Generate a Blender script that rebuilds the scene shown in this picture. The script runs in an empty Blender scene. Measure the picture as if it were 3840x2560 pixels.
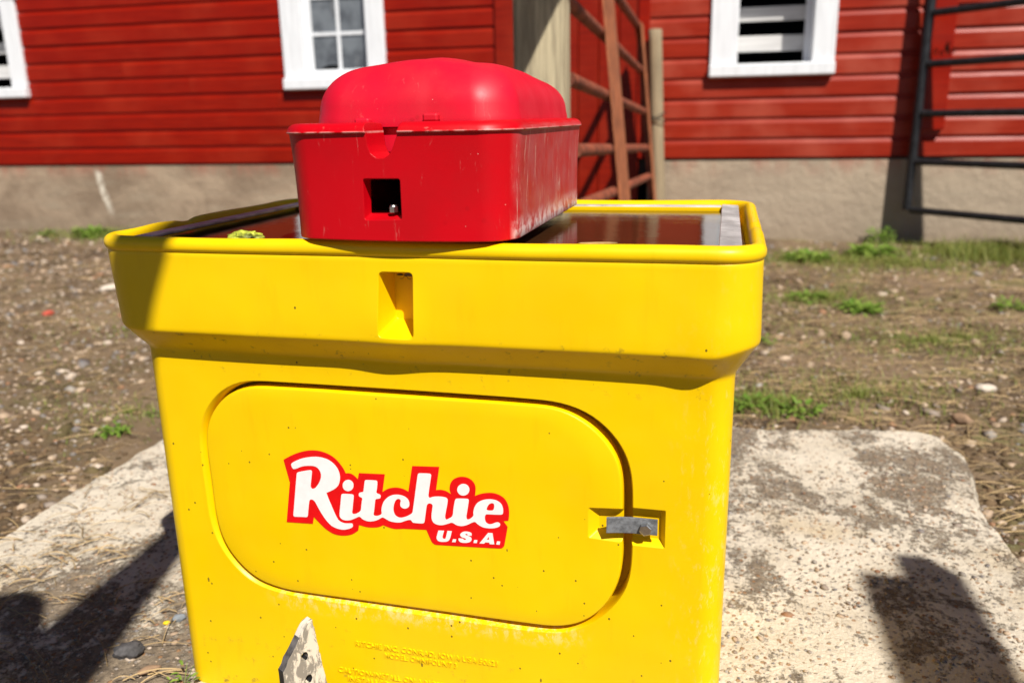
import bpy, bmesh, math, random
import numpy as np
from mathutils import Vector, Matrix, noise as mnoise
random.seed(7); rng = np.random.default_rng(7)
scene = bpy.context.scene
C = scene.collection

# ------------------------------------------------------------------ camera, sky, sun, exposure
Z0 = 0.85                                            # camera height above the yard
cam_d = bpy.data.cameras.new('camera'); cam = bpy.data.objects.new('camera', cam_d); C.objects.link(cam)
RIGHT = Vector((0.97523, 0.22036, -0.01895)); UP = Vector((-0.03948, 0.25774, 0.96541)); FWD = Vector((-0.21763, 0.94075, -0.26005))
cam.matrix_world = Matrix(((RIGHT.x, UP.x, -FWD.x, 0), (RIGHT.y, UP.y, -FWD.y, 0), (RIGHT.z, UP.z, -FWD.z, Z0), (0, 0, 0, 1)))
cam_d.sensor_width = 36; cam_d.lens = 29.06; cam_d.clip_start = 0.02; cam_d.clip_end = 400
cam_d.dof.use_dof = True; cam_d.dof.focus_distance = 1.03; cam_d.dof.aperture_fstop = 4.0
scene.camera = cam
SUN = Vector((0.5, -0.68, 1.0)).normalized()         # towards the sun
world = bpy.data.worlds.new('World'); scene.world = world; world.use_nodes = True
wn = world.node_tree.nodes; wl = world.node_tree.links
sky = wn.new('ShaderNodeTexSky'); sky.sky_type = 'NISHITA'; sky.sun_disc = False
sky.sun_elevation = math.asin(SUN.z); sky.sun_rotation = math.atan2(SUN.x, SUN.y)
sky.air_density = 0.5; sky.dust_density = 0.1; sky.ozone_density = 1.0
bg = wn['Background']; bg.inputs['Strength'].default_value = 0.05
wl.new(sky.outputs['Color'], bg.inputs['Color'])
sun_d = bpy.data.lights.new('sun', 'SUN'); sun_d.energy = 5.0; sun_d.angle = math.radians(0.53); sun_d.color = (1.0, 0.95, 0.87)
sun = bpy.data.objects.new('sun', sun_d); C.objects.link(sun); sun.rotation_euler = (-SUN).to_track_quat('-Z', 'Y').to_euler(); sun.location = SUN * 30
scene.view_settings.view_transform = 'Standard'; scene.view_settings.look = 'None'
scene.view_settings.gamma = 1.0; scene.view_settings.use_curve_mapping = False
scene.view_settings.exposure = 0.5
scene.render.engine = 'CYCLES'
scene.cycles.max_bounces = 8

# ------------------------------------------------------------------ helpers
def tag(o, label=None, cat=None, group=None, kind=None):
    if label: o['label'] = label
    if cat: o['category'] = cat
    if group: o['group'] = group
    if kind: o['kind'] = kind
    return o
def empty(name, loc=(0, 0, 0), rz=0.0):
    o = bpy.data.objects.new(name, None); o.empty_display_size = 0.05; C.objects.link(o)
    o.location = loc; o.rotation_euler = (0, 0, rz); return o
def smooth_by_angle(me, deg):
    me.polygons.foreach_set('use_smooth', [True] * len(me.polygons)); me.set_sharp_from_angle(angle=math.radians(deg))
def mk(name, verts, faces, m, parent=None, sharp=None, fix=True, loc=(0, 0, 0)):
    me = bpy.data.meshes.new(name); me.from_pydata([tuple(v) for v in verts], [], [tuple(f) for f in faces])
    if fix:
        bm = bmesh.new(); bm.from_mesh(me); bmesh.ops.recalc_face_normals(bm, faces=bm.faces); bm.to_mesh(me); bm.free()
    if sharp: smooth_by_angle(me, sharp)
    me.materials.append(m)
    o = bpy.data.objects.new(name, me); C.objects.link(o); o.location = loc
    if parent: o.parent = parent
    return o
def join(parts):                                      # [(verts, faces)] -> one vert / face list
    V, F = [], []
    for v, f in parts:
        n = len(V); V += [tuple(p) for p in v]; F += [tuple(i + n for i in q) for q in f]
    return V, F
def box(x0, x1, y0, y1, z0, z1):
    v = [(x0, y0, z0), (x1, y0, z0), (x1, y1, z0), (x0, y1, z0), (x0, y0, z1), (x1, y0, z1), (x1, y1, z1), (x0, y1, z1)]
    return v, [(0, 3, 2, 1), (4, 5, 6, 7), (0, 1, 5, 4), (1, 2, 6, 5), (2, 3, 7, 6), (3, 0, 4, 7)]
def bbox(x0, x1, y0, y1, z0, z1, b):                  # box with chamfered edges
    bm = bmesh.new(); v, f = box(x0, x1, y0, y1, z0, z1)
    vs = [bm.verts.new(p) for p in v]
    for q in f: bm.faces.new([vs[i] for i in q])
    bmesh.ops.bevel(bm, geom=bm.edges[:], offset=b, segments=1, affect='EDGES')
    bm.verts.index_update(); r = [tuple(x.co) for x in bm.verts], [tuple(x.index for x in q.verts) for q in bm.faces]; bm.free(); return r
def tube(pts, r, n=10, cap=True):
    pts = [Vector(p) for p in pts]; V, F = [], []; prev = None
    for i, p in enumerate(pts):
        t = (pts[min(i + 1, len(pts) - 1)] - pts[max(i - 1, 0)]).normalized()
        a = prev if prev is not None else (Vector((0, 0, 1)) if abs(t.z) < 0.9 else Vector((1, 0, 0)))
        u = (a - t * a.dot(t)).normalized(); w = t.cross(u); prev = u
        rr = r[i] if isinstance(r, (list, tuple)) else r
        for k in range(n):
            an = 2 * math.pi * k / n; V.append(p + (u * math.cos(an) + w * math.sin(an)) * rr)
    for i in range(len(pts) - 1):
        for k in range(n): F.append((i * n + k, i * n + (k + 1) % n, (i + 1) * n + (k + 1) % n, (i + 1) * n + k))
    if cap: F += [tuple(range(n))[::-1], tuple((len(pts) - 1) * n + k for k in range(n))]
    return V, F
def loft(rings, cap0=True, cap1=True):
    n = len(rings[0]); V = [tuple(p) for r in rings for p in r]; F = []
    for i in range(len(rings) - 1):
        for k in range(n): F.append((i * n + k, i * n + (k + 1) % n, (i + 1) * n + (k + 1) % n, (i + 1) * n + k))
    if cap0: F.append(tuple(range(n))[::-1])
    if cap1: F.append(tuple((len(rings) - 1) * n + k for k in range(n)))
    return V, F
def rrect(x0, x1, y0, y1, r, nf=96, ns=26, nc=12):    # rounded rectangle, ccw, starts at the front left
    P = []
    def arc(cx, cy, a0):
        for k in range(nc): a = math.radians(a0 + 90 * (k + 0.5) / nc); P.append((cx + r * math.cos(a), cy + r * math.sin(a)))
    def line(ax, ay, bx, by, n):
        for k in range(n): t = k / (n - 1); P.append((ax + (bx - ax) * t, ay + (by - ay) * t))
    line(x0 + r, y0, x1 - r, y0, nf); arc(x1 - r, y0 + r, -90); line(x1, y0 + r, x1, y1 - r, ns); arc(x1 - r, y1 - r, 0)
    line(x1 - r, y1, x0 + r, y1, nf); arc(x0 + r, y1 - r, 90); line(x0, y1 - r, x0, y0 + r, ns); arc(x0 + r, y0 + r, 180)
    return P
def cut(o, V, F):                                     # boolean difference, baked into the mesh
    bpy.context.view_layer.update(); co = mk('cutter', V, F, o.data.materials[0]); co.matrix_world = o.matrix_world
    md = o.modifiers.new('b', 'BOOLEAN'); md.operation = 'DIFFERENCE'; md.solver = 'EXACT'; md.object = co
    dg = bpy.context.evaluated_depsgraph_get(); me = bpy.data.meshes.new_from_object(o.evaluated_get(dg))
    o.modifiers.clear(); o.data = me; bpy.data.objects.remove(co)
def prism(front, back, yf, yb):
    return loft([[(x, yf, z) for x, z in front], [(x, yb, z) for x, z in back]])
def inset_xy(poly, d):                                # move a ccw/cw polygon outward by d
    P = np.array(poly); a = np.roll(P, 1, 0); b = np.roll(P, -1, 0); t = b - a; t /= np.linalg.norm(t, axis=1)[:, None]
    n = np.stack([t[:, 1], -t[:, 0]], 1); area = 0.5 * np.sum(P[:, 0] * np.roll(P[:, 1], -1) - P[:, 1] * np.roll(P[:, 0], -1))
    return [tuple(p) for p in P + n * d * (1 if area > 0 else -1)]
def polar(poly, cx, cz, N=200, sm=2):                 # even resampling of a star-shaped outline
    P = np.array(poly); th = np.arctan2(P[:, 1] - cz, P[:, 0] - cx); r = np.hypot(P[:, 0] - cx, P[:, 1] - cz)
    D = np.concatenate([P, P[:1]]); pts = []
    for i in range(len(P)):
        for k in range(40): pts.append(D[i] + (D[i + 1] - D[i]) * k / 40)
    pts = np.array(pts); th = np.arctan2(pts[:, 1] - cz, pts[:, 0] - cx); r = np.hypot(pts[:, 0] - cx, pts[:, 1] - cz)
    o = np.argsort(th); th, r = th[o], r[o]; th = np.concatenate([th[-80:] - 2 * math.pi, th, th[:80] + 2 * math.pi]); r = np.concatenate([r[-80:], r, r[:80]])
    T = np.linspace(-math.pi, math.pi, N, endpoint=False); rr = np.interp(T, th, r)
    for _ in range(sm): rr = (np.roll(rr, 1) + 2 * rr + np.roll(rr, -1)) / 4
    return np.stack([cx + rr * np.cos(T), cz + rr * np.sin(T)], 1)
def catmull(pts, n=5):                                # closed smooth outline; third value 1 = sharp corner
    m = len(pts); out = []
    for i in range(m):
        p0, p1, p2, p3 = pts[i - 1], pts[i], pts[(i + 1) % m], pts[(i + 2) % m]
        t1 = (0, 0) if p1[2] else ((p2[0] - p0[0]) / 2, (p2[1] - p0[1]) / 2)
        t2 = (0, 0) if p2[2] else ((p3[0] - p1[0]) / 2, (p3[1] - p1[1]) / 2)
        L = math.hypot(p2[0] - p1[0], p2[1] - p1[1])
        def lim(t, l):
            q = math.hypot(*t); return t if q <= l or q == 0 else (t[0] * l / q, t[1] * l / q)
        t1, t2 = lim(t1, L), lim(t2, L)
        if p1[2]: t1 = ((p2[0] - p1[0]) * .9, (p2[1] - p1[1]) * .9) if p2[2] else t1
        for k in range(n):
            s = k / n; a = 2 * s**3 - 3 * s**2 + 1; b = s**3 - 2 * s**2 + s; c = -2 * s**3 + 3 * s**2; d = s**3 - s**2
            out.append((a * p1[0] + b * t1[0] + c * p2[0] + d * t2[0], a * p1[1] + b * t1[1] + c * p2[1] + d * t2[1]))
    return out
def filled(name, outlines, y, th, m, parent):         # flat filled shapes (with holes) standing in the x-z plane, facing -y
    cu = bpy.data.curves.new(name, 'CURVE'); cu.dimensions = '2D'; cu.fill_mode = 'BOTH'; cu.extrude = th
    for ol in outlines:
        sp = cu.splines.new('POLY'); sp.points.add(len(ol) - 1); sp.use_cyclic_u = True
        for p, q in zip(sp.points, ol): p.co = (q[0], q[1], 0, 1)
    co = bpy.data.objects.new(name, cu); C.objects.link(co)
    dg = bpy.context.evaluated_depsgraph_get(); me = bpy.data.meshes.new_from_object(co.evaluated_get(dg)); bpy.data.objects.remove(co)
    me.transform(Matrix.Rotation(math.pi / 2, 4, 'X')); me.transform(Matrix.Translation((0, y, 0))); me.materials.clear(); me.materials.append(m)
    o = bpy.data.objects.new(name, me); C.objects.link(o); o.parent = parent; return o
def text_mesh(s, size, th):
    cu = bpy.data.curves.new('t', 'FONT'); cu.body = s; cu.size = size; cu.extrude = th; cu.offset = 0.014; cu.resolution_u = 3
    o = bpy.data.objects.new('t', cu); C.objects.link(o); dg = bpy.context.evaluated_depsgraph_get()
    me = bpy.data.meshes.new_from_object(o.evaluated_get(dg)); bpy.data.objects.remove(o); return me
def vnoise(x, y, s, seed=0.0):
    return np.array([mnoise.noise(Vector((a * s, b * s, seed))) for a, b in zip(x, y)])

# ------------------------------------------------------------------ materials
class N:
    def __init__(s, name):
        s.m = bpy.data.materials.new(name); s.m.use_nodes = True; s.t = s.m.node_tree; s.b = s.t.nodes['Principled BSDF']
        s.tc = s.t.nodes.new('ShaderNodeTexCoord'); s.sets = {}
    def n(s, ty, **k):
        q = s.t.nodes.new('ShaderNode' + ty)
        for a, b in k.items(): setattr(q, a, b)
        return q
    def l(s, a, b): s.t.links.new(a, b)
    def obj(s, sx=1, sy=1, sz=1, rot=(0, 0, 0)):
        mp = s.n('Mapping'); mp.inputs['Scale'].default_value = (sx, sy, sz); mp.inputs['Rotation'].default_value = rot; s.l(s.tc.outputs['Object'], mp.inputs[0]); return mp.outputs[0]
    def noise(s, v, scale, detail=4, rough=0.55, dist=0):
        q = s.n('TexNoise'); q.inputs['Scale'].default_value = scale; q.inputs['Detail'].default_value = detail; q.inputs['Roughness'].default_value = rough; q.inputs['Distortion'].default_value = dist
        s.l(v, q.inputs['Vector']); return q.outputs['Fac']
    def vor(s, v, scale, feat='F1', out='Distance'):
        q = s.n('TexVoronoi', feature=feat); q.inputs['Scale'].default_value = scale; s.l(v, q.inputs['Vector']); return q.outputs[out]
    def ramp(s, f, a, b, lo=0.0, hi=1.0):
        q = s.n('MapRange'); q.interpolation_type = 'SMOOTHSTEP'; q.inputs['From Min'].default_value = a; q.inputs['From Max'].default_value = b; q.inputs['To Min'].default_value = lo; q.inputs['To Max'].default_value = hi
        s.l(f, q.inputs['Value']); return q.outputs['Result']
    def math(s, op, a, b=None):
        q = s.n('Math', operation=op)
        for i, v in enumerate((a, b)):
            if v is None: continue
            if isinstance(v, (int, float)): q.inputs[i].default_value = v
            else: s.l(v, q.inputs[i])
        return q.outputs[0]
    def mix(s, f, a, b):
        q = s.n('Mix', data_type='RGBA')
        for sock, v in ((q.inputs['Factor'], f), (q.inputs[6], a), (q.inputs[7], b)):
            if isinstance(v, (int, float)): sock.default_value = v
            elif isinstance(v, tuple): sock.default_value = (*v, 1)
            else: s.l(v, sock)
        return q.outputs[2]
    def sep(s, v=None):
        q = s.n('SeparateXYZ'); s.l(v or s.tc.outputs['Object'], q.inputs[0]); return q.outputs
    def island(s): return s.n('NewGeometry').outputs['Random Per Island']
    def objrand(s): return s.n('ObjectInfo').outputs['Random']
    def bump(s, h, strength, dist=0.002, base=None):
        q = s.n('Bump'); q.inputs['Strength'].default_value = strength; q.inputs['Distance'].default_value = dist; s.l(h, q.inputs['Height'])
        if base is not None: s.l(base, q.inputs['Normal'])
        return q.outputs[0]
    def bevel(s, r):
        q = s.n('Bevel', samples=6); q.inputs['Radius'].default_value = r; return q.outputs[0]
    def set(s, color=None, rough=None, metal=None, normal=None, spec=None, ior=None, **kw):
        for key, v in (('Base Color', color), ('Roughness', rough), ('Metallic', metal), ('Normal', normal), ('Specular IOR Level', spec), ('IOR', ior)):
            if v is None: continue
            if isinstance(v, tuple): s.b.inputs[key].default_value = (*v, 1)
            elif isinstance(v, (int, float)): s.b.inputs[key].default_value = v
            else: s.l(v, s.b.inputs[key])
        return s.m
M = {}
def specks(k, v, scale, size, keep):                  # small scattered spots; keep = socket or number, share of cells with a spot
    q = k.n('TexVoronoi'); q.inputs['Scale'].default_value = scale; k.l(v, q.inputs['Vector'])
    c = k.n('SeparateColor'); k.l(q.outputs['Color'], c.inputs[0])
    on = k.math('LESS_THAN', c.outputs[0], keep); sz = k.math('MULTIPLY', c.outputs[1], size)
    return k.math('MULTIPLY', on, k.math('LESS_THAN', q.outputs['Distance'], sz))
def simple(name, col, rough, metal=0, var=.25, scale=20, bump=.15, spec=.5, stretch=(1, 1, 1), bev=None):
    k = N(name); v = k.obj(*stretch); n = k.noise(v, scale, 6, .6)
    c = k.mix(k.ramp(n, .3, .7), tuple(x * (1 + var) for x in col), tuple(x * (1 - var) for x in col))
    M[name] = k.set(c, rough, metal, normal=k.bump(n, bump, .004, k.bevel(bev) if bev else None), spec=spec); return k.m
def yellow(name, door=False):
    k = N(name); v = k.obj(); s = k.sep()
    col = k.mix(k.ramp(k.noise(v, 5, 3), .35, .7), (.84, .545, .0005), (.79, .50, .0005))
    col = k.mix(k.ramp(k.noise(k.obj(3, 3, .6), 14, 5), .55, .8, 0, .25), col, (.62, .36, .001))
    # pale scuffed and chalked plastic: towards the right edge, low down, and along the lower edge of the hatch
    st = k.noise(k.obj(1, 1, .4), 120, 8, .75)
    right = k.math('MULTIPLY', k.ramp(s[0], .66, .765), k.ramp(s[2], .62, .36, .15, 1))
    if door: edge = k.ramp(s[2], .205, .165)
    else: edge = right
    sc = k.math('MULTIPLY', k.ramp(st, .53, .66), k.math('MULTIPLY', edge, .5 if not door else .0))
    col = k.mix(sc, col, (.78, .60, .22))
    if not door:
        # chalk on the sill under the hatch
        line = k.math('ADD', k.math('MULTIPLY', s[0], -.01), .172)
        d = k.math('SUBTRACT', line, s[2]); below = k.math('MULTIPLY', k.ramp(d, -.012, .0), k.ramp(d, .032, .002))
        xm = k.math('MULTIPLY', k.ramp(s[0], .12, .2), k.ramp(s[0], .60, .53))
        ch = k.math('MULTIPLY', k.ramp(k.noise(k.obj(1, 1, .6), 80, 8, .75), .47, .60), k.math('MULTIPLY', below, xm))
        col = k.mix(k.math('MULTIPLY', ch, .6), col, (.85, .70, .36))
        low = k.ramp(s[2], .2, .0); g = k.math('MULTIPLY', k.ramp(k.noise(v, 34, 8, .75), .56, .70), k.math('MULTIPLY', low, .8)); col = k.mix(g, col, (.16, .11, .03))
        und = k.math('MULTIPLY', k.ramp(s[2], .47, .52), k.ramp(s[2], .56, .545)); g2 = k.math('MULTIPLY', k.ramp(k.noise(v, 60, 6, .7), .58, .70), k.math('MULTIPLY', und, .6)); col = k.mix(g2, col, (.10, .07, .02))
    dens = k.ramp(s[2], .52, .0, .07, .55)
    col = k.mix(k.math('MULTIPLY', specks(k, k.obj(1, 1, .8), 95, .13, dens), .85), col, (.05, .035, .01))
    col = k.mix(k.math('MULTIPLY', specks(k, k.obj(1.2, 1, .5), 45, .085, k.ramp(s[2], .3, .0, .04, .45)), .8), col, (.07, .045, .015))
    h = k.noise(v, 240, 3)
    nb = k.bevel(.0016)
    nb = k.bump(k.noise(v, 7, 2), .10, .02, nb)
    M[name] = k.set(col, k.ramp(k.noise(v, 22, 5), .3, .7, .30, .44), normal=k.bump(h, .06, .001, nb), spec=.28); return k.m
simple('yellow_letters', (.82, .52, .0005), .42, 0, .05, 30, .05, spec=.3)
yellow('yellow_plastic'); yellow('yellow_door', True)
def m_red(name, dusty):
    k = N(name); v = k.obj(); s = k.sep()
    ca, cb = ((.52, .0006, .0065), (.44, .0004, .0045)) if dusty else ((.60, .0030, .0230), (.50, .0020, .0150))
    col = k.mix(k.ramp(k.noise(v, 9, 4), .35, .7), ca, cb)
    sp = k.math('MULTIPLY', k.ramp(k.vor(v, 38), .16, .05), k.ramp(k.noise(v, 6, 2), .5, .62)); col = k.mix(k.math('MULTIPLY', sp, .4), col, (.30, .0008, .004))
    nx = k.sep(k.n('NewGeometry').outputs['Normal'])[0]
    if dusty:
        side = k.math('MULTIPLY', k.ramp(nx, .80, .98), k.ramp(s[0], .09, .115))
        stv = k.noise(k.obj(1, 1, .16), 48, 9, .75, 1.3); run = k.math('MULTIPLY', k.ramp(stv, .53, .67), side)
        col = k.mix(k.math('MULTIPLY', k.ramp(k.noise(v, 22, 6), .25, .75), k.math('MULTIPLY', side, .7)), col, (.45, .095, .10))
        col = k.mix(k.math('MULTIPLY', run, .75), col, (.66, .44, .36))
        low = k.ramp(s[2], .030, .002); sc = k.math('MULTIPLY', k.math('MULTIPLY', low, side), k.ramp(k.noise(v, 60, 6, .7), .38, .58)); col = k.mix(k.math('MULTIPLY', sc, .85), col, (.85, .70, .66))
    ny = k.ramp(k.math('ABSOLUTE', k.sep(k.n('NewGeometry').outputs['Normal'])[1]), .6, .8)
    sc = k.math('MULTIPLY', k.ramp(k.noise(k.obj(1, 1, .12, (0, .5, 0)), 90, 6, .75, 1.2), .63, .69), .32 if dusty else .12); col = k.mix(k.math('MULTIPLY', sc, ny), col, (.62, .25, .22))
    sc2 = k.math('MULTIPLY', k.ramp(k.noise(k.obj(1, 1, .1, (0, -.9, 0)), 70, 6, .75, 1.0), .63, .69), .30 if dusty else .12); col = k.mix(k.math('MULTIPLY', sc2, ny), col, (.62, .28, .24))
    # white stress marks on the moulding seam under the lip
    d = k.math('ABSOLUTE', k.math('SUBTRACT', s[2], .1197)); seam = k.math('MULTIPLY', k.ramp(d, .0016, .0004), k.ramp(k.noise(v, 70, 5), .38, .55)); 
    if dusty: col = k.mix(k.math('MULTIPLY', seam, .55), col, (.75, .42, .38))
    col = k.mix(k.math('MULTIPLY', specks(k, v, 120, .07, .12), .7), col, (.7, .4, .36))
    M[name] = k.set(col, k.ramp(k.noise(v, 18, 5), .3, .7, *((.33, .48) if dusty else (.40, .58))), normal=k.bump(k.noise(v, 300, 3), .05, .001, k.bevel(.0018)), spec=.25 if dusty else .42); return k.m
m_red('red_plastic', True); m_red('red_dome', False)
simple('strap_steel', (.20, .21, .225), .42, .35, .35, 160, .1, bev=.0008)
simple('bolt_zinc', (.62, .61, .58), .30, 1, .15, 200, .05)
simple('decal_red', (.72, .004, .006), .32, 0, .08, 40, .02); simple('decal_white', (.80, .80, .79), .32, 0, .04, 60, .02)
simple('trough_strip', (.55, .54, .53), .45, .35, .35, 22, .3, stretch=(1, 1, 1))
simple('dark_iron', (.022, .023, .026), .45, .4, .4, 25, .2)
simple('rust_iron', (.22, .055, .024), .72, .1, .45, 16, .3); simple('rust_brace', (.31, .098, .036), .75, 0, .35, 14, .25)
simple('chain_rust', (.22, .05, .02), .8, .2, .4, 60, .3)
simple('algae', (.30, .33, .03), .55, 0, .8, 90, .5); simple('leaf_tan', (.45, .30, .12), .7, 0, .3, 80, .2)
simple('straw', (.34, .235, .11), .75, 0, .35, 9, .1); simple('insect_dark', (.03, .018, .01), .4, 0, .3, 300, .1); simple('insect_wing', (.16, .09, .03), .3, 0, .2, 300, .1)
simple('barn_dark', (.02, .018, .016), .9, 0, .3, 8, .2); simple('wood_inside', (.50, .49, .48), .75, 0, .15, 10, .3, stretch=(.3, 1, 6))
def m_leaf(name, a, b):
    k = N(name); c = k.mix(k.island(), a, b); k.b.inputs['Transmission Weight'].default_value = 0
    M[name] = k.set(c, .55, spec=.35)
    tr = k.n('BsdfTranslucent'); k.l(c, tr.inputs[0]); mx = k.n('MixShader'); mx.inputs[0].default_value = .3; out = k.t.nodes['Material Output']
    k.l(k.b.outputs[0], mx.inputs[1]); k.l(tr.outputs[0], mx.inputs[2]); k.l(mx.outputs[0], out.inputs[0])
m_leaf('leaf_green', (.12, .23, .025), (.24, .34, .055)); m_leaf('grass_blade', (.15, .23, .03), (.30, .28, .08))
def m_paint_red(name, a, b, faded):
    k = N(name); g = k.obj(1, 1, 1); r = k.objrand()
    off = k.n('VectorMath', operation='ADD'); cx = k.n('CombineXYZ'); k.l(k.math('MULTIPLY', r, 37.0), cx.inputs[0]); k.l(k.math('MULTIPLY', r, 11.0), cx.inputs[2]); k.l(g, off.inputs[0]); k.l(cx.outputs[0], off.inputs[1])
    mp = k.n('Mapping'); mp.inputs['Scale'].default_value = (.9, 1, 16); k.l(off.outputs[0], mp.inputs[0])
    gr = k.noise(mp.outputs[0], 3.0, 7, .65); bl = k.noise(off.outputs[0], 2.2, 4)
    c = k.mix(k.ramp(gr, .3, .72), a, b); c = k.mix(k.ramp(bl, .42, .72, 0, .6), c, faded); dk = k.ramp(k.noise(mp.outputs[0], 7.0, 6, .7), .58, .70, 0, .45); c = k.mix(dk, c, tuple(x * .45 for x in b)); c = k.mix(k.math('MULTIPLY', r, .25), c, b)
    M[name] = k.set(c, k.ramp(gr, .3, .7, .28, .40), normal=k.bump(gr, .3, .003), spec=.2)
m_paint_red('paint_red', (.28, .0095, .0015), (.185, .0045, .0006), (.31, .024, .008))
m_paint_red('paint_red_faded', (.31, .026, .0105), (.22, .012, .003), (.41, .085, .052))
m_paint_red('door_red', (.25, .012, .003), (.16, .006, .0015), (.28, .026, .010))
def m_white(name, col):
    k = N(name); v = k.obj(6, 6, .5); n = k.noise(v, 6, 6, .65); c = k.mix(k.ramp(n, .35, .75), col, tuple(x * .84 for x in col))
    c = k.mix(k.ramp(k.noise(k.obj(), 11, 5, .7), .66, .76, 0, .5), c, (.42, .38, .33)); M[name] = k.set(c, .5, normal=k.bump(n, .3, .003))
m_white('paint_white', (.76, .78, .81))
def m_post(name, a, b, dark):
    k = N(name); v = k.obj(1, 1, .045); n = k.noise(v, 55, 8, .7, .4); c = k.mix(k.ramp(n, .36, .62), a, b); cr = k.ramp(k.noise(k.obj(1, 1, .03), 95, 5, .6), .64, .70); c = k.mix(k.math('MULTIPLY', cr, .8), c, dark)
    c = k.mix(k.ramp(k.noise(k.obj(1, 1, .4), 5, 4), .45, .7, 0, .6), c, tuple(x * .75 for x in b))
    kn = k.ramp(k.vor(k.obj(1, 1, .55), 9), .085, .05); c = k.mix(k.math('MULTIPLY', kn, .85), c, dark)
    M[name] = k.set(c, .8, normal=k.bump(n, .6, .004), spec=.2)
m_post('post_wood', (.54, .46, .30), (.30, .25, .165), (.07, .05, .032)); m_post('post_grey', (.36, .285, .18), (.24, .19, .12), (.10, .08, .05))
def m_foundation():
    k = N('foundation_concrete'); v = k.obj(); s = k.sep()
    c = k.mix(k.ramp(k.noise(k.obj(.7, 1, 1.4), 2.2, 7, .62, .5), .32, .68), (.375, .285, .20), (.22, .16, .11))
    c = k.mix(k.ramp(k.noise(k.obj(.4, 1, 2.2), 4, 6, .6), .5, .72, 0, .45), c, (.34, .285, .21))
    c = k.mix(k.ramp(s[0], -1.0, .5, 0, .55), c, (.40, .335, .255))
    c = k.mix(k.ramp(s[2], .16, .0, 0, .45), c, (.23, .175, .12))
    over = k.math('MULTIPLY', k.ramp(s[2], .40, .56), k.ramp(k.noise(k.obj(3, 1, 1), 3, 5), .40, .66)); c = k.mix(k.math('MULTIPLY', over, .5), c, (.34, .09, .06))
    # pale run of spilt wash
    xx = k.math('ADD', s[0], k.math('MULTIPLY', k.noise(v, 5, 3), .12)); xx = k.math('ADD', xx, k.math('MULTIPLY', s[2], .16))
    run = k.math('MULTIPLY', k.ramp(k.math('ABSOLUTE', k.math('ADD', xx, 4.74)), .045, .012), k.math('MULTIPLY', k.ramp(s[2], .10, .25), k.ramp(s[2], .52, .46)))
    c = k.mix(k.math('MULTIPLY', run, k.ramp(k.noise(v, 16, 4), .3, .6)), c, (.66, .60, .50))
    crk = k.ramp(k.vor(k.obj(.8, 1, 1.3), 1.6, 'DISTANCE_TO_EDGE'), .012, .003, 0, .35); c = k.mix(k.math('MULTIPLY', crk, k.ramp(k.noise(v, 2, 3), .5, .65)), c, (.12, .09, .06))
    M['foundation_concrete'] = k.set(c, .9, normal=k.bump(k.noise(v, 14, 8, .65), .5, .03), spec=.2)
m_foundation()
def m_dirt():
    k = N('yard_dirt'); v = k.obj(); s = k.sep()
    c = k.mix(k.ramp(k.noise(v, 1.3, 6, .6), .35, .66), (.215, .150, .090), (.070, .047, .028))
    c = k.mix(k.ramp(k.noise(v, 9, 6, .65), .45, .68, 0, .7), c, (.25, .18, .115)); c = k.mix(k.ramp(k.noise(k.obj(1, 1, 1), 42, 5, .7), .55, .7, 0, .55), c, (.27, .20, .135))
    pb = k.ramp(k.vor(v, 60), .36, .24); kp = k.n('TexVoronoi'); kp.inputs['Scale'].default_value = 60; k.l(v, kp.inputs['Vector']); sc = k.n('SeparateColor'); k.l(kp.outputs['Color'], sc.inputs[0])
    pb = k.math('MULTIPLY', pb, k.math('LESS_THAN', sc.outputs[0], .42)); pc = k.mix(sc.outputs[1], (.42, .32, .23), (.16, .125, .10)); c = k.mix(pb, c, pc)
    right = k.ramp(s[0], -.1, .4); gm = k.math('MULTIPLY', k.ramp(k.noise(v, 3.2, 6, .65), .50, .66), k.math('ADD', k.math('MULTIPLY', right, .40), .16)); c = k.mix(gm, c, (.19, .20, .06))
    far = k.math('MULTIPLY', k.ramp(s[1], 4.9, 5.6), k.ramp(k.noise(v, 2.4, 4), .35, .6)); c = k.mix(k.math('MULTIPLY', far, .5), c, (.14, .10, .065))
    h = k.math('ADD', k.noise(v, 26, 9, .7), k.math('MULTIPLY', pb, .5)); M['yard_dirt'] = k.set(c, .95, normal=k.bump(h, .8, .02), spec=.15)
m_dirt()
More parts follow.
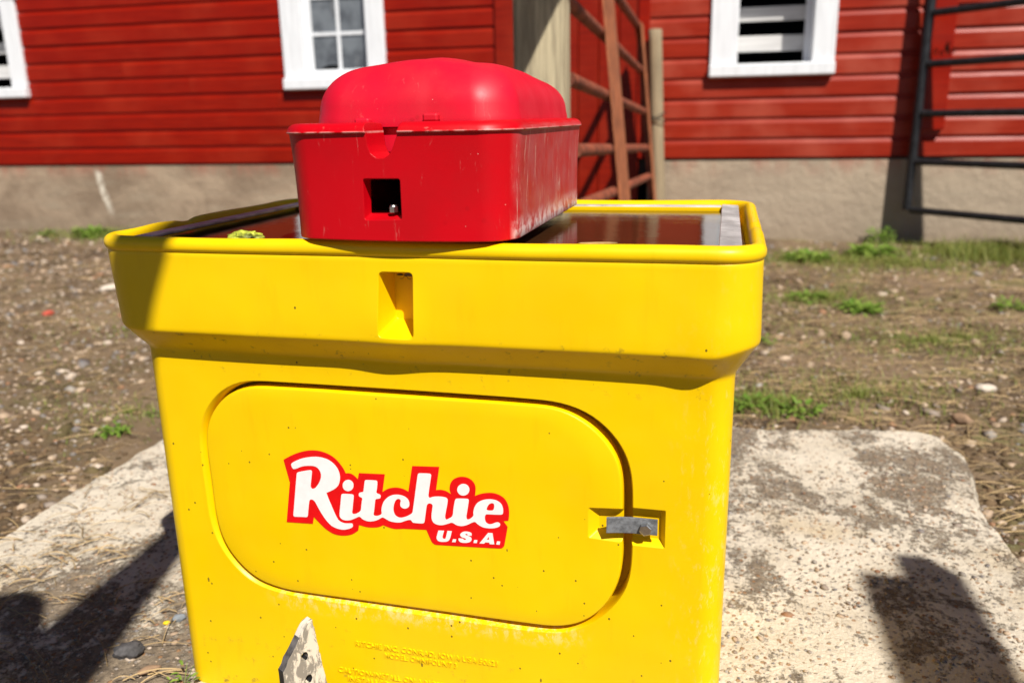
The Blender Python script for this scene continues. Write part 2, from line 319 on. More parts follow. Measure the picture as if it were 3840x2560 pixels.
def m_slab():
    k = N('slab_concrete'); v = k.obj(); s = k.sep(); c = k.mix(k.ramp(k.noise(v, 7, 6, .6), .35, .65), (.79, .70, .565), (.66, .575, .45))
    c = k.mix(k.ramp(k.noise(v, 3.5, 3), .55, .72, 0, .45), c, (.62, .45, .23))
    dm = k.noise(k.obj(1.1, .8, 1), 5.0, 12, .80, .25); left = k.ramp(s[0], -1.30, -1.12, 0, .035); lb = k.ramp(s[1], 1.45, 1.0, 0, .07)
    dm = k.math('ADD', dm, k.math('ADD', left, k.math('MULTIPLY', lb, k.ramp(s[0], -.3, -.6)))); rb = k.math('MULTIPLY', k.ramp(s[1], 1.45, 1.75), k.ramp(s[0], .60, .45)); dm = k.math('ADD', dm, k.math('MULTIPLY', rb, .05)); dm = k.math('ADD', dm, k.math('MULTIPLY', k.math('SUBTRACT', k.noise(v, 75, 7, .8), .5), .42)); dirt = k.ramp(dm, .566, .625)
    dc = k.mix(k.ramp(k.noise(v, 70, 6, .7), .35, .7), (.30, .225, .150), (.085, .06, .04)); c = k.mix(k.math('MULTIPLY', dirt, .9), c, dc)
    q = k.n('TexVoronoi'); q.inputs['Scale'].default_value = 105; k.l(k.obj(1, 1, 1), q.inputs['Vector']); cc = k.n('SeparateColor'); k.l(q.outputs['Color'], cc.inputs[0])
    ag = k.math('MULTIPLY', k.ramp(q.outputs['Distance'], .42, .30), k.math('LESS_THAN', cc.outputs[0], .40)); ac = k.mix(cc.outputs[1], (.58, .48, .38), (.24, .22, .21)); ac = k.mix(k.math('LESS_THAN', cc.outputs[2], .15), ac, (.42, .22, .10))
    c = k.mix(k.math('MULTIPLY', ag, .8), c, ac); h = k.math('ADD', k.noise(v, 90, 9, .72), k.math('MULTIPLY', ag, .35)); h = k.math('SUBTRACT', h, k.math('MULTIPLY', dirt, .25))
    M['slab_concrete'] = k.set(c, .92, normal=k.bump(h, .95, .010), spec=.15)
m_slab()
def m_pebble():
    k = N('pebbles'); r = k.island(); q = k.n('ValToRGB'); e = q.color_ramp.elements; e[0].color = (.50, .38, .27, 1); e[1].color = (.13, .112, .098, 1); e[1].position = 1
    for p, c in ((.25, (.40, .29, .20, 1)), (.45, (.56, .46, .37, 1)), (.57, (.30, .15, .08, 1)), (.66, (.27, .22, .18, 1)), (.80, (.18, .17, .17, 1)), (.92, (.30, .275, .245, 1))):
        x = e.new(p); x.color = c
    q.color_ramp.interpolation = 'CONSTANT'; k.l(r, q.inputs[0]); c = k.mix(k.ramp(k.noise(k.obj(), 60, 4), .35, .7, 0, .6), q.outputs[0], (.20, .145, .095)); M['pebbles'] = k.set(c, .8, spec=.3, normal=k.bump(k.noise(k.obj(), 120, 4), .3, .003))
m_pebble()
def m_soil():
    k = N('soil'); r = k.island(); c = k.mix(r, (.16, .105, .060), (.060, .040, .024)); c = k.mix(k.ramp(k.noise(k.obj(), 3, 3), .5, .62, 0, .45), c, (.10, .095, .035)); M['soil'] = k.set(c, .95, spec=.1, normal=k.bump(k.noise(k.obj(), 90, 5), .5, .004))
m_soil()
simple('stone_grey', (.20, .22, .24), .8, 0, .25, 70, .3); simple('stone_pale', (.58, .50, .41), .8, 0, .2, 60, .3); simple('stone_brown', (.27, .17, .10), .85, 0, .3, 50, .4); simple('stone_dark', (.07, .065, .065), .8, 0, .5, 70, .5); simple('chip_yellow', (.75, .52, .01), .5, 0, .1, 60, .1); simple('chip_red', (.45, .07, .04), .7, 0, .2, 60, .2)
def m_water():
    k = N('water'); v = k.obj(); n = k.noise(k.obj(1, 3.2, 1), 45, 4, .6); n2 = k.noise(k.obj(1, 1.5, 1), 9, 2)
    M['water'] = k.set((.040, .016, .006), .03, spec=.32, ior=1.33, normal=k.bump(n, .06, .004, k.bump(n2, .05, .01)))
m_water()
def m_glass():
    k = N('window_glass'); n = k.noise(k.obj(), 7, 6, .65); c = k.mix(k.ramp(n, .35, .7), (.16, .175, .19), (.06, .065, .075)); c = k.mix(k.ramp(k.noise(k.obj(3, 1, .6), 5, 4), .58, .75, 0, .6), c, (.34, .31, .27)); M['window_glass'] = k.set(c, k.ramp(n, .3, .7, .08, .3), spec=.6)
m_glass()
def m_plate():
    k = N('peeling_plate'); v = k.obj(1, 1, .45); n = k.noise(v, 60, 8, .72, .5); c = k.mix(k.ramp(k.math('ADD', n, k.math('MULTIPLY', k.noise(k.obj(), 14, 3), .25)), .59, .66), (.70, .63, .52), (.26, .235, .20)); c = k.mix(k.ramp(k.noise(k.obj(), 25, 5), .60, .72, 0, .7), c, (.16, .075, .035))
    M['peeling_plate'] = k.set(c, .6, .1, normal=k.bump(n, .35, .002, k.bevel(.001)))
m_plate()
simple('cut_edge', (.11, .10, .095), .6, .2, .6, 70, .4)

# ------------------------------------------------------------------ outlines in metres / millimetres on the front of the waterer
OPEN= [(0.055, 0.389), (0.0582, 0.4042), (0.0642, 0.4215), (0.0708, 0.4333), (0.0844, 0.4492), (0.1015, 0.4633), (0.1214, 0.4729), (0.1418, 0.477), (0.2399, 0.4773), (0.3662, 0.4773), (0.4853, 0.4769), (0.5414, 0.4757), (0.5648, 0.4713), (0.5867, 0.4621), (0.6035, 0.4493), (0.6159, 0.4362), (0.6255, 0.4216), (0.6317, 0.4066), (0.6354, 0.3912), (0.6371, 0.3704), (0.6378, 0.3332), (0.6378, 0.3073), (0.6378, 0.2798), (0.6361, 0.2587), (0.6317, 0.2393), (0.6237, 0.2228), (0.6112, 0.2055), (0.5953, 0.1887), (0.5791, 0.1777), (0.5627, 0.1693), (0.546, 0.1637), (0.4786, 0.1618), (0.3495, 0.1639), (0.2128, 0.1657), (0.1653, 0.1671), (0.1328, 0.172), (0.1198, 0.1749), (0.1009, 0.1858), (0.0842, 0.2026), (0.0691, 0.2233), (0.0588, 0.2485), (0.0542, 0.2755), (0.0541, 0.305), (0.0529, 0.3486)]
PANEL= [(0.0626, 0.3845), (0.0644, 0.3982), (0.069, 0.4146), (0.0767, 0.4284), (0.0889, 0.4435), (0.1044, 0.4565), (0.1232, 0.4647), (0.1423, 0.4697), (0.2393, 0.471), (0.3658, 0.4707), (0.4851, 0.4704), (0.5414, 0.4693), (0.56, 0.4646), (0.5818, 0.4534), (0.5963, 0.4417), (0.6099, 0.4267), (0.6197, 0.4094), (0.6247, 0.3916), (0.6263, 0.3719), (0.6268, 0.332), (0.6273, 0.29), (0.6267, 0.2668), (0.6243, 0.2502), (0.6151, 0.2241), (0.6046, 0.207), (0.5899, 0.1915), (0.5737, 0.1806), (0.5572, 0.1745), (0.5417, 0.1716), (0.5239, 0.1714), (0.4788, 0.1711), (0.3499, 0.1717), (0.2134, 0.1728), (0.1631, 0.1739), (0.1401, 0.1784), (0.1246, 0.1822), (0.1094, 0.191), (0.0914, 0.2074), (0.0765, 0.2281), (0.0683, 0.2482), (0.0637, 0.2777), (0.0636, 0.3059), (0.0631, 0.3534)]
LOGO= {"bg":[[178.9,371.1,1],[189.1,377.2,0],[200.3,382.5,0],[211.1,386.1,0],[222.6,388.1,0],[233.7,387.8,0],[243.9,385.0,0],[252.4,380.4,0],[259.2,373.7,0],[264.5,366.1,0],[267.3,359.8,1],[272.9,360.3,0],[277.9,358.5,0],[283.8,353.2,1],[285.9,361.8,1],[322.1,363.6,1],[317.3,338.5,1],[324.1,343.1,0],[331.5,345.7,0],[339.4,346.5,0],[347.2,345.1,0],[353.0,342.3,1],[360.1,378.3,1],[396.4,380.4,1],[390.7,348.1,1],[396.7,349.2,0],[404.3,348.0,0],[411.1,344.1,1],[409.2,349.2,0],[409.2,355.0,0],[411.1,360.8,0],[415.4,365.8,0],[421.7,368.9,0],[427.9,369.8,0],[434.7,368.5,0],[440.0,364.7,0],[442.9,358.9,0],[443.0,352.5,0],[442.1,345.3,1],[449.0,348.6,0],[457.2,350.8,0],[465.3,351.5,0],[473.4,349.8,0],[480.0,345.6,0],[484.1,338.9,0],[485.7,331.2,0],[485.7,322.7,0],[484.7,315.8,1],[478.2,314.7,1],[483.5,307.1,1],[478.6,280.7,0],[476.4,277.5,0],[473.0,275.9,0],[387.6,271.0,0],[384.1,272.1,0],[381.4,274.8,0],[375.0,290.9,1],[344.0,289.0,0],[332.3,287.4,0],[324.4,288.3,0],[315.3,291.0,1],[308.9,287.6,0],[300.0,285.9,0],[291.1,285.7,0],[280.8,287.6,1],[279.2,279.5,1],[270.8,273.2,0],[260.0,269.7,0],[249.4,269.2,0],[240.4,271.3,0],[231.7,276.5,0],[224.6,282.9,0],[216.0,292.1,1],[213.4,281.8,1],[174.5,280.2,1],[185.0,339.4,1]],"R":[[189.7,364.6,0],[191.2,367.7,0],[199.3,372.4,0],[208.7,376.2,0],[219.5,378.7,0],[228.5,379.6,0],[237.4,378.8,0],[245.4,376.1,0],[252.3,370.9,0],[257.0,364.0,0],[258.9,355.3,0],[257.9,347.8,0],[255.2,341.6,0],[250.3,336.7,0],[244.0,332.8,0],[237.4,329.5,1],[240.0,320.7,0],[243.7,310.5,0],[247.4,300.3,0],[251.2,292.4,0],[255.5,289.0,0],[261.4,287.9,0],[267.5,288.5,0],[271.2,288.5,0],[272.0,285.5,0],[270.8,283.1,0],[265.3,280.2,0],[257.7,278.3,0],[249.4,278.9,0],[241.3,282.1,0],[234.3,289.0,0],[228.9,296.9,0],[224.3,305.5,0],[220.5,313.5,0],[217.7,317.0,0],[214.7,317.7,0],[212.0,316.1,0],[210.7,311.7,0],[208.6,300.8,0],[207.2,293.0,0],[205.4,291.0,0],[197.7,290.5,0],[187.6,289.8,0],[185.9,291.5,0],[187.6,301.7,0],[191.9,326.5,0],[196.6,352.5,0],[198.1,354.9,0],[207.0,357.7,0],[216.3,359.8,0],[218.5,359.3,0],[219.1,357.6,0],[217.5,348.5,0],[215.4,337.1,0],[216.2,334.2,0],[218.4,333.3,0],[222.4,335.5,0],[227.5,342.0,0],[231.2,349.8,0],[231.8,356.5,0],[229.9,361.5,0],[226.5,364.9,0],[221.4,366.2,0],[215.3,366.0,0],[206.1,364.3,0],[198.2,360.9,0],[193.5,359.3,0],[191.3,360.3,0]],"itchie":[[258.9,328.6,0],[261.0,330.3,0],[274.4,330.9,0],[276.4,328.8,0],[275.0,319.8,0],[273.2,309.1,0],[272.4,304.5,0],[273.8,302.8,0],[277.5,303.5,0],[282.2,306.3,0],[285.1,309.6,0],[286.1,314.9,0],[287.5,322.5,0],[288.3,326.3,0],[287.4,327.7,0],[284.6,328.9,0],[283.7,331.1,0],[284.9,334.1,0],[287.9,335.2,0],[290.2,336.1,0],[291.2,339.2,0],[293.5,351.2,0],[295.1,353.1,0],[308.9,353.8,0],[311.1,352.1,0],[309.9,342.5,0],[308.8,337.2,0],[310.3,335.5,0],[313.5,334.4,0],[314.5,332.2,0],[313.1,329.2,0],[309.4,328.1,0],[306.8,326.7,0],[305.7,321.4,0],[303.9,310.8,0],[302.8,305.4,0],[303.8,303.6,0],[307.8,303.7,0],[312.3,305.7,0],[314.4,308.2,0],[314.2,311.9,0],[315.3,317.9,0],[318.7,325.7,0],[324.9,332.2,0],[332.3,335.9,0],[340.3,336.7,0],[347.4,335.2,0],[352.1,331.3,0],[353.6,326.3,0],[352.8,321.8,0],[349.3,318.8,0],[345.0,318.3,0],[341.5,320.6,0],[341.0,324.3,0],[342.0,328.8,0],[340.7,330.8,0],[337.8,330.8,0],[334.7,328.0,0],[332.2,321.9,0],[331.1,315.1,0],[332.2,309.3,0],[334.9,305.9,0],[339.9,304.5,0],[346.5,306.4,0],[353.1,310.0,0],[356.9,313.4,0],[358.4,319.4,0],[361.7,337.3,0],[365.7,359.4,0],[367.6,368.2,0],[369.7,369.4,0],[383.0,370.1,0],[385.1,368.4,0],[384.0,361.2,0],[381.2,346.5,0],[380.2,339.2,0],[381.5,336.8,0],[385.1,338.2,0],[390.7,339.5,0],[397.7,339.9,0],[403.3,339.3,0],[405.7,336.7,0],[405.0,330.1,0],[402.7,319.7,0],[401.4,312.2,0],[402.7,308.7,0],[406.3,310.6,0],[409.9,313.1,0],[411.8,316.3,0],[413.1,325.1,0],[414.9,334.0,0],[416.0,337.7,0],[417.8,339.3,0],[431.7,340.4,0],[433.7,338.8,0],[432.7,331.5,0],[431.1,322.6,0],[429.9,316.0,0],[430.7,312.2,0],[433.5,312.5,0],[437.0,315.3,0],[439.2,318.4,0],[439.3,322.8,0],[440.9,329.4,0],[444.5,335.6,0],[450.1,339.7,0],[457.0,342.2,0],[463.8,342.9,0],[470.5,341.8,0],[475.8,338.0,0],[478.1,331.9,0],[477.9,325.4,0],[476.1,323.5,0],[468.7,322.6,0],[456.4,321.7,0],[454.6,319.4,0],[454.2,315.0,0],[455.4,310.8,0],[458.8,308.5,0],[462.9,309.0,0],[467.7,311.4,0],[471.1,312.2,0],[473.5,311.0,0],[473.8,308.4,0],[471.7,306.0,0],[465.5,303.6,0],[458.6,302.7,0],[451.1,303.3,0],[445.0,306.4,0],[441.6,309.3,0],[439.6,309.3,0],[436.8,308.0,0],[429.7,303.9,0],[422.7,301.8,0],[416.4,302.4,0],[411.7,304.8,0],[409.1,305.0,0],[404.6,303.0,0],[397.4,300.4,0],[391.1,300.1,0],[385.5,302.4,0],[383.2,307.3,0],[383.2,313.2,0],[384.6,322.2,0],[385.2,326.6,0],[383.2,328.9,0],[379.7,328.6,0],[377.4,325.8,0],[375.6,316.8,0],[373.2,303.3,0],[371.9,300.5,0],[367.6,299.5,0],[357.6,299.4,0],[355.9,300.7,0],[354.9,302.4,0],[352.7,302.9,0],[347.6,301.3,0],[340.2,298.0,0],[332.9,297.2,0],[325.0,298.1,0],[319.3,300.8,0],[315.8,302.3,0],[313.5,301.6,0],[308.2,298.1,0],[300.6,295.2,0],[293.2,294.6,0],[286.7,296.7,0],[283.9,299.2,0],[281.7,299.7,0],[277.1,297.4,0],[269.3,293.6,0],[261.8,292.3,0],[256.6,293.7,0],[254.2,297.3,0],[254.3,302.6,0],[256.2,313.3,0]],"ehole":[[456.9,328.2,0],[457.8,331.9,0],[460.2,335.7,0],[463.6,337.8,0],[466.3,337.1,0],[466.9,333.6,0],[466.1,329.9,0],[464.1,327.8,0],[459.3,327.3,0]],"dot1":[[277.2,343.8,0],[276.7,341.2,0],[275.4,338.9,0],[273.6,336.9,0],[271.3,335.6,0],[268.9,334.9,0],[266.5,335.1,0],[264.5,336.0,0],[262.9,337.7,0],[261.9,339.8,0],[261.8,342.3,0],[262.3,344.8,0],[263.6,347.1,0],[265.5,349.1,0],[267.7,350.4,0],[270.1,351.0,0],[272.5,350.9,0],[274.5,349.9,0],[276.1,348.3,0],[277.1,346.2,0]],"dot2":[[435.1,353.2,0],[434.6,350.7,0],[433.4,348.3,0],[431.6,346.4,0],[429.3,345.0,0],[426.9,344.4,0],[424.4,344.5,0],[422.2,345.4,0],[420.5,347.1,0],[419.4,349.2,0],[419.1,351.6,0],[419.6,354.1,0],[420.8,356.5,0],[422.7,358.4,0],[425.0,359.8,0],[427.4,360.4,0],[429.9,360.2,0],[432.1,359.3,0],[433.8,357.7,0],[434.8,355.6,0]],"U":[[391.4,292.0,1],[399.2,292.6,1],[396.7,283.7,0],[397.6,281.1,0],[400.2,281.4,0],[401.2,283.5,0],[403.7,292.9,1],[409.5,293.1,1],[406.8,282.6,0],[403.6,278.3,0],[396.4,276.5,0],[390.8,277.1,0],[388.5,280.5,0],[389.1,284.3,0]],"p1":[[410.8,282.1,1],[415.0,282.2,1],[414.1,278.0,1],[409.2,277.7,1]],"S":[[435.9,289.7,1],[435.6,293.3,0],[431.5,294.7,0],[426.6,294.5,0],[422.3,292.2,0],[420.6,289.1,0],[422.4,286.4,0],[426.3,285.3,0],[428.3,284.1,0],[426.9,282.7,0],[424.8,283.1,0],[424.4,284.2,1],[418.3,284.0,1],[418.4,281.0,0],[421.2,278.7,0],[427.4,278.7,0],[433.1,280.5,0],[435.7,284.0,0],[434.7,287.3,0],[430.6,289.0,0],[427.6,289.9,0],[428.6,291.5,0],[430.4,291.1,0],[430.6,289.3,1]],"p2":[[439.2,284.1,1],[443.4,284.3,1],[442.5,280.1,1],[437.9,279.9,1]],"A":[[445.9,280.1,1],[457.8,296.2,1],[463.6,296.4,1],[465.6,281.0,1],[459.4,280.6,1],[459.2,282.8,1],[453.9,282.5,1],[452.2,280.5,1]],"Ahole":[[458.6,290.8,1],[459.0,286.7,1],[455.7,286.5,1]],"p3":[[469.4,285.9,1],[473.5,285.8,1],[472.6,281.3,1],[468.1,281.3,1]]}

# ------------------------------------------------------------------ yard, slab
def axis(a, b, d, lo, hi):                            # coarse outside [a, b], fine inside
    f = list(np.arange(a, b, d)); pre = []; x = a; st = d
    while x > lo: st *= 1.45; x = max(lo, x - st); pre.append(x)
    post = []; x = f[-1]; st = d
    while x < hi: st *= 1.45; x = min(hi, x + st); post.append(x)
    return np.array(pre[::-1] + f + post)
def ground_h(X, Y):
    return (.018 * vnoise(X, Y, .9, 3.1) + .010 * vnoise(X, Y, 3.1, 8.2) + .005 * vnoise(X, Y, 9.0, 1.2) + .0025 * vnoise(X, Y, 27.0, 4.4))
xs = axis(-3.6, 2.2, .03, -60, 60); ys = axis(.7, 6.15, .03, -60, 60)
GX, GY = np.meshgrid(xs, ys); gz = ground_h(GX.ravel(), GY.ravel()) * np.clip(1 - (np.hypot(GX.ravel(), GY.ravel() - 3) - 5) / 6, 0, 1)
# the yard sits lower under the slab
gz = np.where((GX.ravel() > -1.34) & (GX.ravel() < .57) & (GY.ravel() > .76) & (GY.ravel() < 2.12), np.minimum(gz, 0) - .02, gz)
nx, ny = len(xs), len(ys); idx = np.arange(nx * ny).reshape(ny, nx)
F = np.stack([idx[:-1, :-1], idx[:-1, 1:], idx[1:, 1:], idx[1:, :-1]], -1).reshape(-1, 4)
yard = mk('ground', np.stack([GX.ravel(), GY.ravel(), gz], 1), F.tolist(), M['yard_dirt'], sharp=180, fix=False); tag(yard, kind='structure')
# worn concrete slab: grid clipped to a broken outline
SLAB = [(-1.36, .70), (-1.36, 1.25), (-1.37, 1.33), (-1.378, 1.48), (-1.37, 1.66), (-1.386, 1.82), (-1.38, 2.12), (-1.34, 2.17), (-.9, 2.16), (-.3, 2.15), (.106, 2.150), (.188, 2.133), (.288, 2.15), (.40, 2.176), (.51, 2.189), (.565, 2.188), (.607, 2.155), (.63, 2.09), (.637, 1.99), (.612, 1.87), (.594, 1.757), (.598, 1.66), (.603, 1.52), (.62, 1.2), (.61, .72)]
def slab():
    out = []
    for i in range(len(SLAB)):
        a, b = np.array(SLAB[i]), np.array(SLAB[(i + 1) % len(SLAB)]); n = max(2, int(np.linalg.norm(b - a) / .012))
        for k in range(n): out.append(a + (b - a) * k / n)
    O = np.array(out); O = O + .012 * np.stack([vnoise(O[:, 0], O[:, 1], 14, 2.0), vnoise(O[:, 0], O[:, 1], 14, 5.0)], 1) + .0055 * np.stack([vnoise(O[:, 0], O[:, 1], 50, 2.0), vnoise(O[:, 0], O[:, 1], 50, 5.0)], 1)
    rings = []
    for d, z in ((.012, -.06), (.008, .02), (.002, .034), (-.002, .042), (-.007, .0465), (-.020, .049)):
        P = np.array(inset_xy([tuple(p) for p in O], d)); zz = z + (.004 * vnoise(P[:, 0], P[:, 1], 30, 1.0) if z > 0 else 0); rings.append(np.stack([P[:, 0], P[:, 1], np.full(len(P), z) + (zz - z)], 1))
    V, F = loft(rings, True, False); base = len(V) - len(O)
    bm = bmesh.new(); vs = [bm.verts.new(v) for v in V]
    for f in F: bm.faces.new([vs[i] for i in f])
    top = bm.faces.new(vs[base:]); r = bmesh.ops.triangulate(bm, faces=[top])
    for it in range(4):
        es = [e for e in bm.edges if e.calc_length() > .06 and min(e.verts[0].co.z, e.verts[1].co.z) > .03]
        if not es: break
        bmesh.ops.subdivide_edges(bm, edges=es, cuts=1, use_grid_fill=False); bmesh.ops.triangulate(bm, faces=[f for f in bm.faces if len(f.verts) > 4])
    for v in bm.verts:
        if v.co.z > .045: v.co.z = .0485 + .0028 * mnoise.noise(v.co * 9) + .0015 * mnoise.noise(v.co * 31)
    bmesh.ops.recalc_face_normals(bm, faces=bm.faces); me = bpy.data.meshes.new('concrete_slab'); bm.to_mesh(me); bm.free(); smooth_by_angle(me, 50); me.materials.append(M['slab_concrete'])
    o = bpy.data.objects.new('concrete_slab', me); C.objects.link(o); return tag(o, kind='structure')
slab()

# ------------------------------------------------------------------ barn
W = 6.041; PITCH = .1334
barn = tag(empty('barn', (0, W, 0)), 'red wooden barn with lap siding, white framed windows and a concrete foundation', 'barn')
def bpart(name, V, F, m, parent=barn, sharp=None): return mk(name, V, F, m, parent, sharp)
def siding(x0, x1, z, m):
    dy = rng.uniform(-.0015, .0015); prof = [(0, 0), (-.0005, .0), (-.0005, .092), (.004, .103), (.010, .113), (.0125, .1325), (.020, .1325), (.020, 0)]
    tilt = rng.uniform(-.0015, .0015); n = max(2, int((x1 - x0) / .25)); wob = [rng.uniform(-.0012, .0012) for _ in range(n + 1)]
    R = [[(x0 + (x1 - x0) * i / n, y + dy, zz + z + tilt * (i / n - .5) + wob[i] * (1 if zz < .05 else .4)) for y, zz in prof] for i in range(n + 1)]
    V, F = loft(R); return bpart('siding_board', V, F, m)
WIN = [dict(x0=-6.235, x1=-5.42, kind='plank'), dict(x0=-3.115, x1=-2.302, kind='sash'), dict(x0=.013, x1=.807, kind='plank')]
WB = 1.09; TOP = {'sash': 2.06, 'plank': 1.84}
def spans(x0, x1, z):
    cuts = [(w['x0'] + .05, w['x1'] - .05) for w in WIN if w['x0'] > x0 and w['x1'] < x1 and z + .13 > WB + .01 and z < TOP[w['kind']] - .01]; out = []; a = x0
    for c0, c1 in cuts: out.append((a, c0)); a = c1
    out.append((a, x1)); return out
for r in range(19):
    for (a, b, z, m) in ((-9.0, -1.475, .556, 'paint_red'), (-.449, 5.0, .562, 'paint_red_faded')):
        zz = z + r * PITCH
        for s0, s1 in spans(a, b, zz):
            if s1 - s0 > 2 and rng.random() < .65:
                c = rng.uniform(s0 + .5, s1 - .5); siding(s0, c - .0012, zz, M[m]); siding(c + .0012, s1, zz, M[m])
            else: siding(s0, s1, zz, M[m])
# sheathing behind the boards, with real openings, then the rest of the building
parts = []
def sheath(x0, x1):
    e = [x0]; [e.extend((w['x0'] + .13, w['x1'] - .13)) for w in WIN if x0 < w['x0'] < x1]; e.append(x1)
    for i in range(0, len(e), 2): parts.append(box(e[i], e[i + 1], .024, .10, .40, 3.10))
    ws = [w for w in WIN if x0 < w['x0'] < x1]
    for i in range(1, len(e) - 1, 2): parts.append(box(e[i], e[i + 1], .024, .10, .40, WB + .05)); parts.append(box(e[i], e[i + 1], .024, .10, TOP[ws[i // 2]['kind']] - .04, 3.10))
sheath(-9.0, -1.47); sheath(-.45, 5.0); parts.append(box(-1.47, -.45, .055, .10, 0, 3.10))
parts += [box(-9.0, -8.9, .10, 7, 0, 3.1), box(4.9, 5.0, .10, 7, 0, 3.1), box(-9.0, 5.0, 7, 7.1, 0, 3.1)]
bpart('inner_wall', *join(parts), M['barn_dark'])
bpart('foundation', *join([box(-9.0, -1.50, .008, .30, -.3, .534), box(-.385, 5.0, .008, .30, -.3, .540)]), M['foundation_concrete'])
rf = bpart('roof', *join([([(-9.3, -.06, 3.1), (5.3, -.06, 3.1), (5.3, 3.5, 5.6), (-9.3, 3.5, 5.6), (-9.3, -.06, 3.2), (5.3, -.06, 3.2), (5.3, 3.5, 5.7), (-9.3, 3.5, 5.7)], box(0, 1, 0, 1, 0, 1)[1]),
                    ([(-9.3, 7.2, 3.1), (5.3, 7.2, 3.1), (5.3, 3.5, 5.6), (-9.3, 3.5, 5.6), (-9.3, 7.2, 3.2), (5.3, 7.2, 3.2), (5.3, 3.5, 5.7), (-9.3, 3.5, 5.7)], box(0, 1, 0, 1, 0, 1)[1])]), M['barn_dark'])
bpart('frieze_board', *bbox(-9.0, 5.0, -.02, .022, 3.09 - .001, 3.26, .004), M['paint_red'])
bpart('trim_board', *bbox(-1.474, -1.318, -.024, .02, .02, 3.08, .004), M['door_red'])
bpart('trim_board', *bbox(-.470, -.392, -.012, .05, .56, 3.08, .004), M['paint_red'])
bpart('trim_board', *bbox(1.356, 1.506, -.055, -.002, .727, 3.08, .004), M['paint_red'])
x = -1.312
for i in range(6):
    w = .139; bpart('door_plank', *bbox(x, x + w, .004 + rng.uniform(-.002, .002), .032, .06, 3.05, .004), M['door_red']); x += w + .004
def window(w):
    x0, x1 = w['x0'], w['x1']; WT = TOP[w['kind']]; cw = .168 if w['kind'] == 'sash' else .178; cr = .142
    fr = [bbox(x0, x0 + cw, -.026, .03, WB + .085, WT, .004), bbox(x1 - cr, x1, -.026, .03, WB + .085, WT, .004), bbox(x0 - .02, x1 + .02, -.03, .03, WT + .001, WT + .15, .004)]
    d = .21; ji, jr = x0 + cw, x1 - cr
    fr += [box(ji - .022, ji - .001, .031, d, WB + .085, WT), box(jr + .001, jr + .022, .031, d, WB + .085, WT), box(jr - .034, jr - .0005, .15, d - .001, WB + .085, WT - .021), box(ji - .022, jr + .022, .031, d, WT - .02, WT - .001)]
    wd = bpart('window', *join(fr), M['paint_white'])
    mk('sill', *bbox(x0 - .004, x1 + .004, -.060, .20, WB, WB + .082, .008), M['paint_white'], wd)
    if w['kind'] == 'sash':
        g0, g1, gb = ji + .05, jr - .03, 1.231; mid = (g0 + g1) / 2; gt = 2.0
        sash = [box(ji, g0, .034, .075, WB + .083, WT - .03), box(g1, jr, .034, .075, WB + .083, WT - .03), box(g0, g1, .034, .075, WB + .083, gb), box(g0, g1, .034, .075, gt, WT - .03)]
        mk('sash', *join(sash), M['paint_white'], wd)
        rows = [gb, 1.484, 1.740, gt]
        mk('muntin', *box(mid - .012, mid + .012, .040, .070, gb, gt), M['paint_white'], wd)
        for zr in rows[1:-1]:
            for (a, b) in ((g0, mid - .0125), (mid + .0125, g1)): mk('muntin', *box(a, b, .042, .068, zr - .012, zr + .012), M['paint_white'], wd)
        for i in range(3):
            for j, (a, b) in enumerate(((g0, mid - .0125), (mid + .0125, g1))):
                z0, z1 = rows[i] + (.012 if i else 0), rows[i + 1] - (.012 if i < 2 else 0)
                if i == 0 and j == 0:                 # broken corner pane
                    pts = [(a, z0), (a + .05, z0)] + [(a + .05 + (b - a - .05) * t, z0 + .034 * math.sin(math.pi * (.12 + .62 * t))) for t in np.linspace(.08, 1, 7)] + [(b, z1), (a, z1)]
                else: pts = [(a, z0), (b, z0), (b, z1), (a, z1)]
                mk('pane', *loft([[(p, .052, q) for p, q in pts], [(p, .056, q) for p, q in pts]]), M['window_glass'], wd)
    else:
        for z0, z1 in ((1.262, 1.366), (1.459, 1.552), (1.66, 1.76)):
            mk('window_slat', *bbox(ji - .02, jr + .02, .215 + rng.uniform(0, .01), .24, z0, z1, .003), M['wood_inside'], wd)
for w in WIN: window(w)

# ------------------------------------------------------------------ posts and gates by the barn
def log_post(name, x, y, r, h, m, label, sq=False, lean=(0, 0), n=28, segs=24):
    R = []
    for i in range(segs + 1):
        z = -.2 + (h + .2) * i / segs; ring = []
        for k in range(n):
            a = 2 * math.pi * k / n; ca, sa = math.cos(a), math.sin(a)
            q = r * (1 + .025 * mnoise.noise(Vector((ca * 2, sa * 2, z * 3 + x)))) * ((1 / max(abs(ca), abs(sa))) ** (.8 if sq else 0))
            ring.append((lean[0] * z + q * ca, lean[1] * z + q * sa, z))
        R.append(ring)
    top = [(p[0] * .9 + lean[0] * h * .1, p[1] * .9 + lean[1] * h * .1, p[2] + .008) for p in R[-1]]; R.append(top)
    return tag(mk(name, *loft(R), m, sharp=35, loc=(x, y, 0)), label, 'post')
log_post('gate_post', -.504, 2.70, .082, 2.9, M['post_wood'], 'thick weathered wooden post that carries the rusty pipe gate', sq=True, lean=(-.004, 0))
p2 = log_post('latch_post', -.289, 5.955, .046, 1.40, M['post_grey'], 'thin pale wooden post by the barn wall at the free end of the rusty gate', lean=(-.045, 0))
for v in p2.data.vertices: pass
wire = [(-.352 + .052 * math.cos(a) + .035, 5.95 + .06 * math.sin(a), .845 + .028 * math.cos(a * 1.0)) for a in np.linspace(0, 2 * math.pi, 17)]
wire2 = [(p[0], p[1], 1.67 - p[2]) for p in wire]
tag(mk('tie_wire', *join([tube(wire, .004, 6), tube(wire2, .004, 6)]), M['dark_iron']), 'dark wire twisted round the thin pale post by the rusty gate', 'wire')
S = 1.415                                            # hung gate, sagging towards the barn
